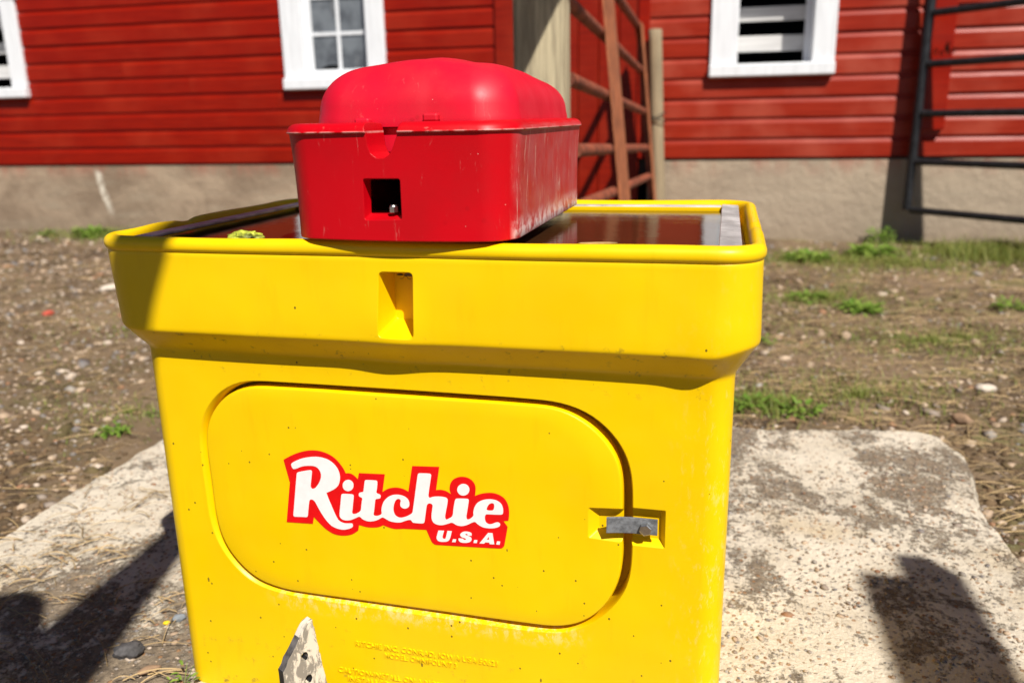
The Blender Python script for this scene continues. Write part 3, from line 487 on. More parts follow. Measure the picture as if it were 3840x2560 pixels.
def gp(x, y, z): return Vector((x * S, y * S, (z - .85) * S + .85))
gdir = Vector((.0174, .9993, -.034)); base = gp(-.318, 2.05, .937); glow = Vector((.1, 0, -1))
gate = tag(empty('pipe_gate', (base.x, base.y, 0)), 'rusty brown pipe gate swung out between the thick post and the barn', 'gate'); gb = Vector((base.x, base.y, 0))
def grail(z_near, y0=2.02, y1=4.165):
    P = []
    for y in np.linspace(y0, y1, 7):
        t = (y - 2.05); z = z_near - .034 * t; xx = -.318 + .0174 * t + (.937 - .034 * t - z) * .1; P.append(gp(xx, y, z) - gb)
    return P
for zn in (1.122, .937, .772, .640, .47): mk('gate_rail', *tube(grail(zn), .0235, 12), M['rust_iron'], gate, 40)
top = grail(1.318, 2.02, 4.02); end0 = grail(1.318, 4.13, 4.13001)[0]; low = grail(.47, 4.165, 4.16501)[0]
mid1 = grail(1.315, 4.09, 4.09001)[0]; mid2 = grail(1.27, 4.163, 4.16301)[0]
mk('gate_frame', *tube(top + [mid1, mid2] + [grail(z, 4.168, 4.16801)[0] for z in (1.15, .95, .75, .55, .47)], .0245, 12), M['rust_iron'], gate, 40)
def brace(yc, wdt):
    a = [grail(z, yc - wdt / 2, yc - wdt / 2 + 1e-5)[0] for z in (1.33, 1.122, .937, .772, .640, .46)]; b = [grail(z, yc + wdt / 2, yc + wdt / 2 + 1e-5)[0] for z in (1.33, 1.122, .937, .772, .640, .46)]
    V, F = [], []
    for q, r in zip(a, b):
        for off in (-.030, -.026): V.append(q + Vector((off * -1, 0, 0))); V.append(r + Vector((off * -1, 0, 0)))
    for i in range(len(a) - 1):
        k = i * 4
        for c in ((0, 1), (1, 3), (3, 2), (2, 0)): F.append((k + c[0], k + c[1], k + 4 + c[1], k + 4 + c[0]))
    F += [(0, 1, 3, 2), (len(V) - 4, len(V) - 3, len(V) - 1, len(V) - 2)]
    mk('gate_brace', V, F, M['rust_brace'], gate)
brace(2.81, .31)
brace(4.09, .13)
# dark gate to the right, from the barn wall towards the camera
hx, hy = 1.335, 5.93; dg_ = Vector((.676, -.737, 0))
g2 = tag(empty('tube_gate', (hx, hy, 0)), 'dark grey tube gate standing in front of the barn at far right', 'gate')
def up(z): return Vector((-.030 * (1.51 - z) * .45, 0, z))
mk('gate_upright', *tube([up(z) for z in (.22, .6, 1.0, 1.5, 1.95)], .030, 12), M['dark_iron'], g2, 40)
for z in (.222, .531, .83, 1.13, 1.432, 1.73): mk('gate_rail', *tube([up(z) + dg_ * t for t in (0.03, .8, 1.6, 2.6)], .0225, 12), M['dark_iron'], g2, 40)
mk('gate_upright', *tube([up(z) + dg_ * 2.62 for z in (.22, 1.0, 1.95)], .030, 12), M['dark_iron'], g2, 40)
ch = []
for i in range(9):
    a = i * .55; c = Vector((hx + .05 + .03 * math.sin(a * 1.3) + .012 * i, hy - .03 - .01 * i, 1.24 - .03 * abs(4 - i) * .3 - (.02 if i % 2 else 0)))
    ring = [c + Vector((.009 * math.cos(t), .008 * math.sin(t) * (i % 2), .015 * math.sin(t))) for t in np.linspace(0, 2 * math.pi, 11)]
    ch.append(tube(ring, .0035, 6))
tag(mk('chain', *join(ch), M['chain_rust']), 'short rusty chain looped round the upright of the dark tube gate', 'chain')
# made-up posts and arms behind the camera, shaped to cast shadows in view
def timber(x, ypost, h, r, y_end, label, sq=True):
    t = tag(empty('shadow_post', (x, ypost, 0)), label, 'post')
    mk('post', *tube([(0, 0, -.2), (0, 0, h + .12)], r, 14), M['post_grey'], t, 40)
    V, F = (box(-r, r, -.25, y_end - ypost, h - r, h + r) if sq else tube([(0, -.25, h), (0, y_end - ypost, h)], r, 16)); mk('arm', V, F, M['post_grey'], t, 40)
    return t
def pole(pts, rs, base, label):
    t = tag(empty('shadow_post', (base[0], base[1], 0)), label, 'post'); b = Vector((base[0], base[1], 0))
    mk('post', *tube([(0, 0, -.2), (0, 0, pts[0][2] + .1)], .085, 14), M['post_grey'], t, 40)
    mk('arm', *tube([Vector(p) - b for p in pts], rs, 18), M['post_grey'], t, 40)
pole([(.26, -1.6, 2.4), (.235, -.75, 2.4), (.172, -.30, 2.4), (.150, -.15, 2.4), (.130, .05, 2.4), (.125, .50, 2.4)], [.09, .088, .038, .044, .060, .060], (.27, -1.5), 'unseen added post with tapering arm that casts the long shadow across the slab at left')
t2 = tag(empty('shadow_post', (1.575, -1.1, 0)), 'unseen added post with square beam that casts the stepped shadow on the slab at right', 'post')
mk('post', *tube([(0, 0, -.2), (0, 0, 2.5)], .07, 14), M['post_grey'], t2, 40)
mk('arm', *join([box(-.070, .055, -.3, .90, 2.345, 2.455), box(.000, .056, .901, .985, 2.350, 2.450)]), M['post_grey'], t2)
log_post('shadow_post', -.16, -.33, .078, 2.02, M['post_grey'], 'unseen added round post that casts the blunt shadow at the lower left corner of the slab')
# unseen plank and supports, added to cast the slanting shadow on the gate post
bp = empty('shadow_plank', (-.504, 2.70, 2.6)); mk('beam', *bbox(-.02, .86, -.80, -.58, .33, .45, .004), M['post_grey'], bp); mk('bracket', *bbox(-.05, .06, -.82, .10, .455, .52, .004), M['post_grey'], bp)
pk = mk('plank', *join([bbox(-.16, .16, -.02, .02, -.45, 1.22, .004)]), M['post_grey'], bp); pk.location = (.238, -.63, -.693); pk.rotation_euler = (0, math.radians(28.5), 0); tag(bp, 'unseen grey plank added out of view to shade the thick gate post', 'plank')


# ------------------------------------------------------------------ yellow waterer
T0 = Vector((-.7047, .9274, .05)); TR = math.radians(-1.5); TM = Matrix.Translation(T0) @ Matrix.Rotation(TR, 4, 'Z')
XL, XR, YB = -.019, .749, .455
tank = empty('cattle_waterer', T0, TR); tag(tank, 'yellow plastic livestock waterer with a hatch and red logo sticker standing on the slab', 'waterer')
def body_rings():
    rings = []
    lv = [(-.01, 0), (.0, 0), (.02, 0), (.05, 0)] + [(z, 0) for z in np.linspace(.1, .49, 14)] + [(.510, .0001), (.514, .0006), (.5170, .0022), (.522, .0068), (.530, .0142), (.538, .0216), (.5450, .0279), (.5472, .0294), (.5495, .0300), (.553, .0301), (.565, .0300)]
    lv += [(z, .0300 - .0020 * (z - .565) / .08) for z in np.linspace(.575, .642, 10)] + [(.6470, .0281), (.6482, .0277), (.6488, .0272), (.6494, .0280), (.6510, .0298), (.6540, .0312), (.6585, .0312), (.6622, .0298), (.6650, .0268), (.6664, .0235), (.6668, .0200), (.6660, .0165), (.6636, .0130), (.6595, .0108), (.653, .0098), (.640, .0094), (.6335, .0090)]
    for z, o in lv:
        r = .029 + o * .75; P = np.array(rrect(XL - o * .86 - .0085 * max(0, min(1, (z - .555) / .09)) * (o > .0085), XR + o * .84, -o, YB + o, r)); zz = np.full(len(P), z)
        front = np.clip((.06 - P[:, 1]) / .05, 0, 1); wz = np.clip((z - .505) / .035, 0, 1) * np.clip((.62 - z) / .05, 0, 1)
        b = .0042 * np.exp(-((P[:, 0] - .36) / .04) ** 2) + .0022 * np.exp(-((P[:, 0] - .715) / .022) ** 2) + .0012 * np.sin(P[:, 0] * 9)
        P[:, 1] -= b * wz * front
        cn = np.maximum(np.exp(-((P[:, 0] - XR - .02) / .035) ** 2), np.exp(-((P[:, 0] - XL + .02) / .03) ** 2) * .5)
        zz += .008 * cn * wz * np.clip((.60 - z) / .04, 0, 1) - .0015 * np.exp(-((P[:, 0] - .725) / .02) ** 2) * wz * front
        roll = np.clip((z - .645) / .02, 0, 1) * (o > .006)
        side = (P[:, 0] < .02) | (P[:, 0] > .73)
        zz -= roll * side * .0045 * (np.exp(-((P[:, 1] - .165) / .016) ** 2) - .5 * np.exp(-((P[:, 1] - .10) / .03) ** 2)) + roll * .0008 * np.sin(P[:, 0] * 17 + P[:, 1] * 23)
        P[:, 1] -= front * .0012 * np.sin((P[:, 0] + .1) * 4.2) * np.clip(z / .5, 0, 1)
        rings.append(np.stack([P[:, 0], P[:, 1], zz], 1))
    return rings
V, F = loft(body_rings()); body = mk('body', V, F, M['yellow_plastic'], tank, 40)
CX, CZ = .345, .325
op = polar(OPEN, CX, CZ); pn = polar(PANEL, CX, CZ)
gap = np.linalg.norm(op - pn, axis=1)[:, None]; ang = np.arctan2(pn[:, 1] - CZ, pn[:, 0] - CX)
un = (pn - [CX, CZ]); un /= np.linalg.norm(un, axis=1)[:, None]
wgt = 1 / (1 + np.exp(-(np.cos(ang - math.radians(228)) - .12) * 9))          # 1 along the left and lower edge, 0 elsewhere
inner = op * (1 - wgt[:, None]) + (pn + un * .0016) * wgt[:, None]
def at_y(P, y): return [(p[0], y, p[1]) for p in P]
op = op * (1 - .4 * wgt[:, None]) + inner * .4 * wgt[:, None]
wide = op + un * (.0015 + .002 * wgt[:, None])
cv, cf = loft([at_y(op + un * .012, -.012), at_y(wide, -.0006), at_y(op, .0025), at_y(inner, .013), at_y(inner, .034)])
cut(body, cv, cf)
rc0 = [(.340, .5555), (.3825, .5545), (.3845, .6315), (.3425, .6315)]; rc1 = [(.3465, .567), (.3785, .567), (.3795, .6285), (.3475, .6285)]
def rnd(q, r, n=5):
    out = []
    for i in range(4):
        p = np.array(q[i]); a = np.array(q[i - 1]); b = np.array(q[(i + 1) % 4]); da = (a - p) / np.linalg.norm(a - p); db = (b - p) / np.linalg.norm(b - p)
        for k in range(n): t = k / (n - 1); out.append(tuple((1 - t) ** 2 * (p + da * r) + 2 * t * (1 - t) * p + t * t * (p + db * r)))
    return out
def ex(q, f):
    c = np.mean(q, 0); return [tuple(c + (np.array(p) - c) * f) for p in q]
a0, a1 = rnd(rc0, .006), rnd(rc1, .006)
cv, cf = loft([at_y(ex(a0, 1.15), -.045), at_y(ex(a0, 1.02), -.0315), at_y(a0, -.029), at_y(a1, .006)]); cut(body, cv, cf)
lp0 = [(.630, .2985), (.6775, .2985), (.6775, .3485), (.630, .3485)]; lp1 = [(.630, .3055), (.6715, .3055), (.6715, .3435), (.630, .3435)]
cv, cf = loft([at_y(rnd(lp0, .001), -.004), at_y(rnd(lp0, .001), -.0002), at_y(rnd(lp1, .001), .0105)]); cut(body, cv, cf)
smooth_by_angle(body.data, 38)
# hatch panel with a latch hollow
R = [at_y(pn - un * .0005, .022), at_y(pn, .004), at_y(pn - un * .0006, .0012), at_y(pn - un * .0022, -.0006), at_y(pn - un * .0050, -.0012)]
for k in range(1, 9): R.append(at_y(np.array([CX, CZ]) + (pn - un * .005 - [CX, CZ]) * (1 - k / 9), -.0012 - .0006 * math.sin(k / 9 * 1.57)))
V, F = loft(R); door = mk('hatch', V, F, M['yellow_door'], tank)
dl0 = [(.585, .3035), (.640, .3005), (.640, .3470), (.585, .3435)]; dl1 = [(.597, .3125), (.640, .3125), (.640, .3400), (.597, .3400)]
cv, cf = loft([at_y(rnd(dl0, .003), -.006), at_y(rnd(dl0, .003), -.0012), at_y(rnd(dl1, .002), .0095)]); cut(door, cv, cf); smooth_by_angle(door.data, 32)
# sticker
U = lambda k: [(p[0] / 1000, p[1] / 1000) for p in catmull(LOGO[k])]
filled('sticker', [U('bg')], -.0020, .0002, M['decal_red'], door)
filled('lettering', [U(k) for k in ('R', 'itchie', 'ehole', 'dot1', 'dot2', 'U', 'p1', 'S', 'p2', 'A', 'Ahole', 'p3')], -.0023, .0002, M['decal_white'], door)
# moulded lettering on the body
def emboss(s, x0, x1, z, h):
    me = text_mesh(s, 1.0, .0011); xs = np.array([v.co.x for v in me.vertices]); hs = max(v.co.y for v in me.vertices if True)
    sx = (x1 - x0) / (xs.max() - xs.min()); sz = h / .73
    for v in me.vertices: v.co = Vector(((v.co.x - xs.min()) * sx + x0, -v.co.z - .0006, v.co.y * sz + z))
    me.materials.clear(); me.materials.append(M['yellow_letters'])
    o = bpy.data.objects.new('moulded_lettering', me); C.objects.link(o); o.parent = tank
emboss('RITCHIE INC. CONRAD, IOWA USA 50621', .2615, .4650, .1012, .0080)
emboss('MODEL: OMNIFOUNT 3', .3040, .4085, .0890, .0080)
emboss('CAUTION-INSTALL ON A NON', .2320, .3860, .0548, .0080)
emboss('INSTALLED', .2460, .3080, .0428, .0080)
# latch strap and bolt
sx0, sx1, n = .6085, .6685, 16; pf = []
for i in range(n + 1):
    t = i / n; x = sx0 + (sx1 - sx0) * t; y = -.0015 - .0062 * max(0, 1 - t / .55) ** 1.6; pf.append((x, y))
V = []
for x, y in pf: V += [(x, y - .0026, .3170), (x, y, .3170), (x, y, .3372), (x, y - .0026, .3372)]
F = [(0, 1, 2, 3), tuple(len(V) - 4 + k for k in (3, 2, 1, 0))]
for i in range(n):
    k = 4 * i
    for a in range(4): F.append((k + a, k + (a + 1) % 4, k + 4 + (a + 1) % 4, k + 4 + a))
latch = mk('latch', V, F, M['strap_steel'], tank, 25)
hexr = lambda y, r, a=.3: [(.6548 + r * math.cos(a + k * math.pi / 3), y, .3250 + r * math.sin(a + k * math.pi / 3)) for k in range(6)]
mk('bolt', *loft([hexr(-.0043, .0076), hexr(-.0092, .0076), hexr(-.0098, .0066)]), M['bolt_zinc'], latch)
# trough edging
def strip(name, x0, x1, y0, y1, z, tilt=0):
    v, f = bbox(x0, x1, y0, y1, z - .004, z, .001); v = [(a, b, c + tilt * (a - x0)) for a, b, c in v]; return mk(name, v, f, M['trough_strip'], tank)
strip('trough_edging', .7240, .7490, .004, .440, .6640, -.05)
strip('trough_edging', -.012, .018, .004, .440, .6630, .05)
strip('trough_edging', .0185, .7235, .426, .4445, .6625)
yl = bbox(-.009, .7385, .4245, .4262, .636, .6606, .0004); mk('reflection_strip', *yl, M['yellow_plastic'], tank)  # yellow strip added to stand for the rim's reflection in the water
# water
wv, wf = box(-.0050, .7330, -.0005, .4240, .6345, .6552); w = mk('water', wv, wf, M['water'], None); w.matrix_world = TM; tag(w, 'still brown water filling the top of the yellow waterer', 'water', kind='structure')
def local(x, y, z): return TM @ Vector((x, y, z))
# floating algae, leaf, insect
V, F = [], []
bm = bmesh.new(); bmesh.ops.create_icosphere(bm, subdivisions=4, radius=1)
for v in bm.verts:
    d = 1 + .35 * mnoise.noise(v.co * 2.2) + .22 * mnoise.noise(v.co * 5) + .1 * mnoise.noise(v.co * 12); v.co = Vector((v.co.x * .0225 * d, v.co.y * .016 * d, max(-.002, v.co.z * .0105 * d)))
me = bpy.data.meshes.new('algae_clump'); bm.to_mesh(me); bm.free(); smooth_by_angle(me, 60); me.materials.append(M['algae'])
al = bpy.data.objects.new('algae_clump', me); C.objects.link(al); al.location = local(.125, .045, .6555); tag(al, 'lumpy yellow green algae clump floating in the water at left', 'algae')
lf = [(.022 * math.cos(t) * (1 if abs(math.cos(t)) < .98 else 1.05), .006 * math.sin(t)) for t in np.linspace(0, 2 * math.pi, 15)[:-1]]
l = mk('floating_leaf', *loft([[(a, b, .0004 + .06 * a * a) for a, b in lf], [(a, b, .0010 + .06 * a * a) for a, b in lf]]), M['leaf_tan'], loc=local(.585, .060, .6555)); l.rotation_euler = (0, 0, .15); tag(l, 'small tan leaf floating on the brown water', 'leaf')
wasp = empty('wasp', local(.366, -.003, .6235), TR); tag(wasp, 'small dark wasp clinging at the top of the hollow in the yellow rim', 'wasp')
def blob(c, s, name, m):
    bm = bmesh.new(); bmesh.ops.create_icosphere(bm, subdivisions=2, radius=1)
    for v in bm.verts: v.co = Vector((c[0] + v.co.x * s[0], c[1] + v.co.y * s[1], c[2] + v.co.z * s[2]))
    me = bpy.data.meshes.new(name); bm.to_mesh(me); bm.free(); smooth_by_angle(me, 60); me.materials.append(m); o = bpy.data.objects.new(name, me); C.objects.link(o); o.parent = wasp
blob((0, 0, 0), (.0028, .0022, .0022), 'thorax', M['insect_dark']); blob((-.0075, .0005, .0003), (.0045, .0016, .0014), 'abdomen', M['insect_dark']); blob((.0035, -.0004, -.0008), (.0016, .0016, .0016), 'head', M['chip_yellow'])
mk('wing', *loft([[(.002 + .009 * math.cos(t) + .006, -.0022, .0012 + .0024 * math.sin(t)) for t in np.linspace(0, 6.28, 11)[:-1]], [(.002 + .009 * math.cos(t) + .006, -.0025, .0012 + .0024 * math.sin(t)) for t in np.linspace(0, 6.28, 11)[:-1]]]), M['insect_wing'], wasp)
mk('leg', *join([tube([(-.001, -.001, -.001), (-.004, -.002, -.004), (-.008, .0, -.0045)], .0003, 5), tube([(.001, -.001, -.001), (.003, -.002, -.004), (.006, .0, -.005)], .0003, 5)]), M['insect_dark'], wasp)

# ------------------------------------------------------------------ red valve cover
CCX = .376; cover = empty('valve_cover', local(CCX - .0065, .17, .669), TR); tag(cover, 'scuffed red plastic valve cover resting on the rim of the yellow waterer', 'cover')
def cring(o, z, r=.034, bow=.015):
    hx = .1348 + o; y0, y1 = -.029 - o, .405 + o; rr = max(.012, r + o); P = np.array(rrect(CCX - hx, CCX + hx, y0, y1, rr, 64, 40, 14))
    f = np.clip((.02 - P[:, 1]) / .05, 0, 1); P[:, 1] -= bow * f * np.clip(1 - ((P[:, 0] - CCX) / (hx)) ** 2, 0, 1)
    return np.stack([P[:, 0] - CCX, P[:, 1] - .17, np.full(len(P), z * 1.025)], 1)
lv = [(0, 0), (.001, .0008)] + [(z, .0008 + .004 * (z / .116) ** 3) for z in np.linspace(.01, .1155, 12)] + [(.1162, .0072), (.1168, .0078), (.1178, .0072), (.1205, .0062), (.1235, .0040), (.1255, .0010), (.1265, -.0025), (.1268, -.008), (.1266, -.020), (.1255, -.0345), (.12, -.0362), (.10, -.0362), (.012, -.0362)]
lv2 = []
for i, (z, o) in enumerate(lv): lv2.append(cring(o, z))
V, F = loft(lv2); shell = mk('shell', V, F, M['red_plastic'], cover, 40)
def cx(P): return [(x - CCX, y, z - .672) for x, y, z in P]
nt = [(x + .0045, z + .003) for x, z in ((.3420, .815), (.3470, .790), (.3485, .7735), (.3515, .7655), (.3580, .7610), (.3665, .7608), (.3725, .7640), (.3770, .7700), (.3840, .785), (.3920, .815))]
cv, cf = loft([cx(at_y(nt, -.28)), cx(at_y(nt, -.150))]); cut(shell, cv, cf)
sq0 = [(.3425, .6960), (.3875, .6970), (.3880, .7415), (.3440, .7415)]; sq1 = [(.3445, .7010), (.3850, .7010), (.3855, .7400), (.3460, .7400)]; sq2 = [(.320, .7011), (.410, .7011), (.410, .757), (.320, .757)]
cv, cf = loft([cx(at_y(rnd(ex(sq0, 1.12), .003), -.26)), cx(at_y(rnd(sq0, .003), -.2125)), cx(at_y(rnd(sq1, .003), -.198)), cx(at_y(rnd(sq2, .003), -.1975)), cx(at_y(rnd(sq2, .003), -.130))]); cut(shell, cv, cf)
smooth_by_angle(shell.data, 38)
DH = []
TOPZ = .1880
def dome_ring(i, z):                                  # i = inset from the ledge outline
    hx = .1360 - i + .018; y0, y1 = -.029 + i + .012, .405 - i + .008; r = max(.004, min(.046 - max(0, i - .03) * .6, hx - .003)); P = np.array(rrect(CCX - hx, CCX + hx, y0, y1, r, 64, 40, 14))
    f = np.clip((.03 - P[:, 1]) / .05, 0, 1); w = np.clip((z - .10) / .04, 0, 1)
    P[:, 1] -= .012 * f * np.clip(1 - ((P[:, 0] - CCX) / (hx + .001)) ** 2, 0, 1)
    P[:, 1] -= f * (.0035 * np.exp(-((P[:, 0] - .447) / .028) ** 2) - .002 * np.exp(-((P[:, 0] - .405) / .010) ** 2)) * w
    hump = .0170 * np.exp(-((P[:, 0] - (CCX + .004)) / .066) ** 2 - ((P[:, 1] - .145) / .105) ** 2) - .010 * np.clip((P[:, 1] - .22) / .2, 0, 1)
    ww = np.clip((z - .142) / (TOPZ - .142), 0, 1) ** 1.3
    return np.stack([P[:, 0] - CCX, P[:, 1] - .17, z + hump * ww], 1)
R = [dome_ring(.0275, .1240), dome_ring(.0275, .1290), dome_ring(.0282, .135), dome_ring(.0292, .1405)]
rr = .051
for a in np.linspace(8, 90, 12): R.append(dome_ring(.0294 + rr * (1 - math.cos(math.radians(a))), .1405 + rr * math.sin(math.radians(a))))
for i in np.linspace(.085, .1460, 9): R.append(dome_ring(i, TOPZ + .0012 * (i - .073) / .05))
V, F = loft(R); dome = mk('dome', V, F, M['red_dome'], cover, 60)
mk('dome_base', *loft([cring(-.0425, .0935), cring(-.0425, .0955), cring(-.0425, .1205)]), M['red_dome'], cover, 40)
for x, y, zz in ((.4105, .003, .1292), (.328, .002, .1252)):
    v, f = bbox(x - CCX - .009, x - CCX + .009, y - .17 - .006, y - .17 + .006, zz, zz + .0095, .002); mk('tab', v, f, M['red_dome'], cover)
nut = lambda z, r: [(.3735 - CCX + r * math.cos(k * math.pi / 3), -.2030 + r * math.sin(k * math.pi / 3), z) for k in range(6)]
mk('nut', *join([loft([nut(.0318, .0052), nut(.0380, .0052)]), tube([(.3735 - CCX, -.2030, .0380), (.3735 - CCX, -.2030, .0398)], [.0048, .0036], 14)]), M['bolt_zinc'], cover, 30)

# ------------------------------------------------------------------ cut steel plate in front of the waterer
pl = [(.2060, .0), (.2060, .147), (.2065, .1475), (.2150, .1595), (.2230, .1700), (.2330, .1825), (.2430, .1935), (.2460, .1970), (.2530, .1975), (.2670, .090), (.2700, .0)]
prng = random.Random(3); pq = []
for i, (a, b) in enumerate(pl):
    c = pl[(i + 1) % len(pl)]; n = max(1, int(math.hypot(c[0] - a, c[1] - b) / .006))
    for k in range(n): pq.append((a + (c[0] - a) * k / n + (prng.uniform(-.0008, .0008) if b > .01 else 0), b + (c[1] - b) * k / n + (prng.uniform(-.0010, .0010) if b > .01 else 0)))
pl = pq; th = .011
V, F = loft([[(x - .235, -th / 2, z) for x, z in pl], [(x - .235, th / 2, z) for x, z in pl]])
plate = mk('steel_plate', V, F, M['peeling_plate'], None)
for hxx, hz in ((.2375 - .235, .1525), (.2405 - .235, .1180)):
    c = [(hxx + .0052 * math.cos(t), hz + .0062 * math.sin(t)) for t in np.linspace(0, 2 * math.pi, 25)[:-1]]; cut(plate, *loft([at_y(c, -.05), at_y(c, .05)]))
smooth_by_angle(plate.data, 30); plate.location = local(.235, -.10, -.002); plate.rotation_euler = (0, 0, TR + math.radians(62)); plate.data.materials.append(M['dark_iron']); plate.data.materials.append(M['cut_edge'])
for p in plate.data.polygons:
    if p.normal.x < -.3 and abs(p.normal.y) < .5: p.material_index = 1 if p.center.z < .150 else (2 if p.center.z < .183 else 0)
tag(plate, 'white peeling steel plate with two holes and a cut top in front of the waterer', 'plate')

# ------------------------------------------------------------------ loose stones, straw, weeds
def in_slab(x, y, m=0.0): return -1.375 - m < x < .61 + m and -.9 < y < 2.155 + m
def gz_at(x, y): return ground_h(np.array([x]), np.array([y]))[0]
def stones(pts, sizes, flat, name, seed, m='pebbles'):
    bm = bmesh.new(); bmesh.ops.create_icosphere(bm, subdivisions=1, radius=1); V0 = np.array([v.co for v in bm.verts]); F0 = np.array([[v.index for v in f.verts] for f in bm.faces]); bm.free()
    g = np.random.default_rng(seed); AV, AF = [], []
    for i, (p, s) in enumerate(zip(pts, sizes)):
        q = V0 * (1 + g.uniform(-.2, .2, (len(V0), 1))) * [s * g.uniform(.8, 1.5), s, s * g.uniform(flat * .7, flat * 1.3)]
        a = g.uniform(0, 6.28); t = g.normal(0, .2); c, d = math.cos(a), math.sin(a); q = q @ np.array([[c, -d, 0], [d, c, 0], [0, 0, 1]]).T; q[:, 2] += q[:, 0] * t
        AV.append(q + p); AF.append(F0 + i * len(V0))
    V = np.concatenate(AV); F = np.concatenate(AF); me = bpy.data.meshes.new(name); me.vertices.add(len(V)); me.vertices.foreach_set('co', V.ravel()); me.loops.add(F.size); me.polygons.add(len(F))
    me.loops.foreach_set('vertex_index', F.ravel()); me.polygons.foreach_set('loop_start', np.arange(len(F)) * 3); me.update(calc_edges=True); me.polygons.foreach_set('use_smooth', [True] * len(F)); me.materials.append(M[m])
    o = bpy.data.objects.new(name, me); C.objects.link(o); return tag(o, kind='stuff')
P, Z = [], []
while len(P) < 6200:
    if rng.random() < .72: y = 1.0 + 5.0 * rng.random() ** 1.25; x = -.55 * y - .55 - rng.random() * (.55 * y + .2)
    else: y = 1.6 + 4.4 * rng.random() ** 1.25; x = -.05 + rng.random() * (.36 * y + .25)
    if in_slab(x, y, .01): continue
    s = min(.024, .0042 * math.exp(abs(rng.normal(0, .6)))) * (.8 + .10 * y); P.append((x, y, gz_at(x, y) + s * .12)); Z.append(s)
stones(P, Z, .55, 'gravel', 1)
P, Z = [], []
while len(P) < 5500:
    if rng.random() < .55: x = rng.uniform(-1.35, -.62); y = rng.uniform(.75, 2.1)
    else: x = rng.uniform(-.02, .60); y = rng.uniform(.85, 2.12)
    dn = mnoise.noise(Vector((x * 6, y * 6, 1.7)))
    if rng.random() > .55 + .9 * dn: continue
    s = min(.008, .0015 * math.exp(abs(rng.normal(0, .55)))); P.append((x, y, .0492 + s * .05)); Z.append(s)
stones(P, Z, .38, 'slab_gravel', 2)
P, Z = [], []
while len(P) < 9000:
    if rng.random() < .5: y = 1.0 + 4.2 * rng.random() ** 1.6; x = -.55 * y - .5 - rng.random() * (.5 * y + .2)
    else: y = 1.6 + 3.6 * rng.random() ** 1.6; x = -.05 + rng.random() * (.36 * y + .25)
    if in_slab(x, y, .015) or mnoise.noise(Vector((x * 2.2, y * 2.2, 9.3))) < rng.uniform(-.5, .25): continue
    s = min(.022, .0048 * math.exp(abs(rng.normal(0, .55)))); P.append((x, y, gz_at(x, y) - s * .05)); Z.append(s)
stones(P, Z, .6, 'soil_clods', 5, 'soil')
def straw(n, name):
    V, F = [], []
    for _ in range(n):
        while True:
            if rng.random() < .25: y = 1.0 + 4 * rng.random(); x = -.55 * y - .5 - rng.random() * (.5 * y)
            elif rng.random() < .12: x = rng.uniform(-1.3, -.65); y = rng.uniform(.8, 1.5)
            else: y = 1.7 + 3.4 * rng.random(); x = -.02 + rng.random() * (.36 * y + .1)
            if not (in_slab(x, y) and y > 1.55): break
        z = (.053 if in_slab(x, y) else gz_at(x, y) + .006); a = rng.uniform(0, 6.28) if rng.random() < .5 else rng.normal(.25, .5); L = rng.uniform(.02, .13) * (1 if not in_slab(x, y) else .7); w = rng.uniform(.0004, .0011); cv = rng.normal(0, .13); k0 = len(V); m = 5; tz = rng.uniform(0, .012)
        for i in range(m + 1):
            t = i / m - .5; aa = a + cv * t; px, py = x + L * t * math.cos(aa), y + L * t * math.sin(aa); zz = z + tz * (1 - 4 * t * t); nx_, ny_ = -math.sin(aa) * w, math.cos(aa) * w
            V += [(px - nx_, py - ny_, zz), (px + nx_, py + ny_, zz + w), (px, py, zz + w * 1.6)]
        for i in range(m):
            b = k0 + 3 * i; F += [(b, b + 1, b + 4, b + 3), (b + 1, b + 2, b + 5, b + 4), (b + 2, b, b + 3, b + 5)]
    tag(mk(name, V, F, M['straw'], fix=False), kind='stuff')
straw(3000, 'straw_litter')
def leaf(base, az, el, L, w, V, F, curl=.9):
    k0 = len(V); m = 4; d = Vector((math.cos(az), math.sin(az), 0)); s = Vector((-math.sin(az), math.cos(az), 0)); p = Vector(base); e = el
    for i in range(m + 1):
        t = i / m; ww = w * math.sin(math.pi * (.12 + .86 * t)) ** .8
        if i: e -= curl / m; p = p + (d * math.cos(e) + Vector((0, 0, 1)) * math.sin(e)) * (L / m)
        V += [tuple(p - s * ww + Vector((0, 0, ww * .35))), tuple(p), tuple(p + s * ww + Vector((0, 0, ww * .35)))]
    for i in range(m): b = k0 + 3 * i; F += [(b, b + 1, b + 4, b + 3), (b + 1, b + 2, b + 5, b + 4)]
def weed(x, y, r, n, label, h=.5, slab_z=None):
    V, F = [], []; z = gz_at(x, y) if slab_z is None else slab_z
    for i in range(n):
        q = rng.random() ** .6 * r * .75; a = rng.uniform(0, 6.28); b = (q * math.cos(a), q * math.sin(a), rng.random() * r * h * .9)
        leaf(b, a + rng.normal(0, .8), rng.uniform(.1, 1.1), r * rng.uniform(.22, .5), r * rng.uniform(.05, .12), V, F)
    for i in range(max(3, n // 14)):
        a = rng.uniform(0, 6.28); tt = tube([(0, 0, -.01), (r * .3 * math.cos(a), r * .3 * math.sin(a), r * h * .5), (r * .6 * math.cos(a), r * .6 * math.sin(a), r * h)], r * .015, 5); k0 = len(V); V += [tuple(p) for p in tt[0]]; F += [tuple(i + k0 for i in f) for f in tt[1]]
    tag(mk('weed', V, F, M['leaf_green'], fix=False, loc=(x, y, z)), label, 'weed', 'low green weeds growing in the yard')
weed(-1.611, 1.90, .052, 70, 'bright green leafy weed on bare dirt just beyond the left edge of the slab')
weed(-1.606, 2.075, .028, 30, 'small green weed close to the left side of the waterer')
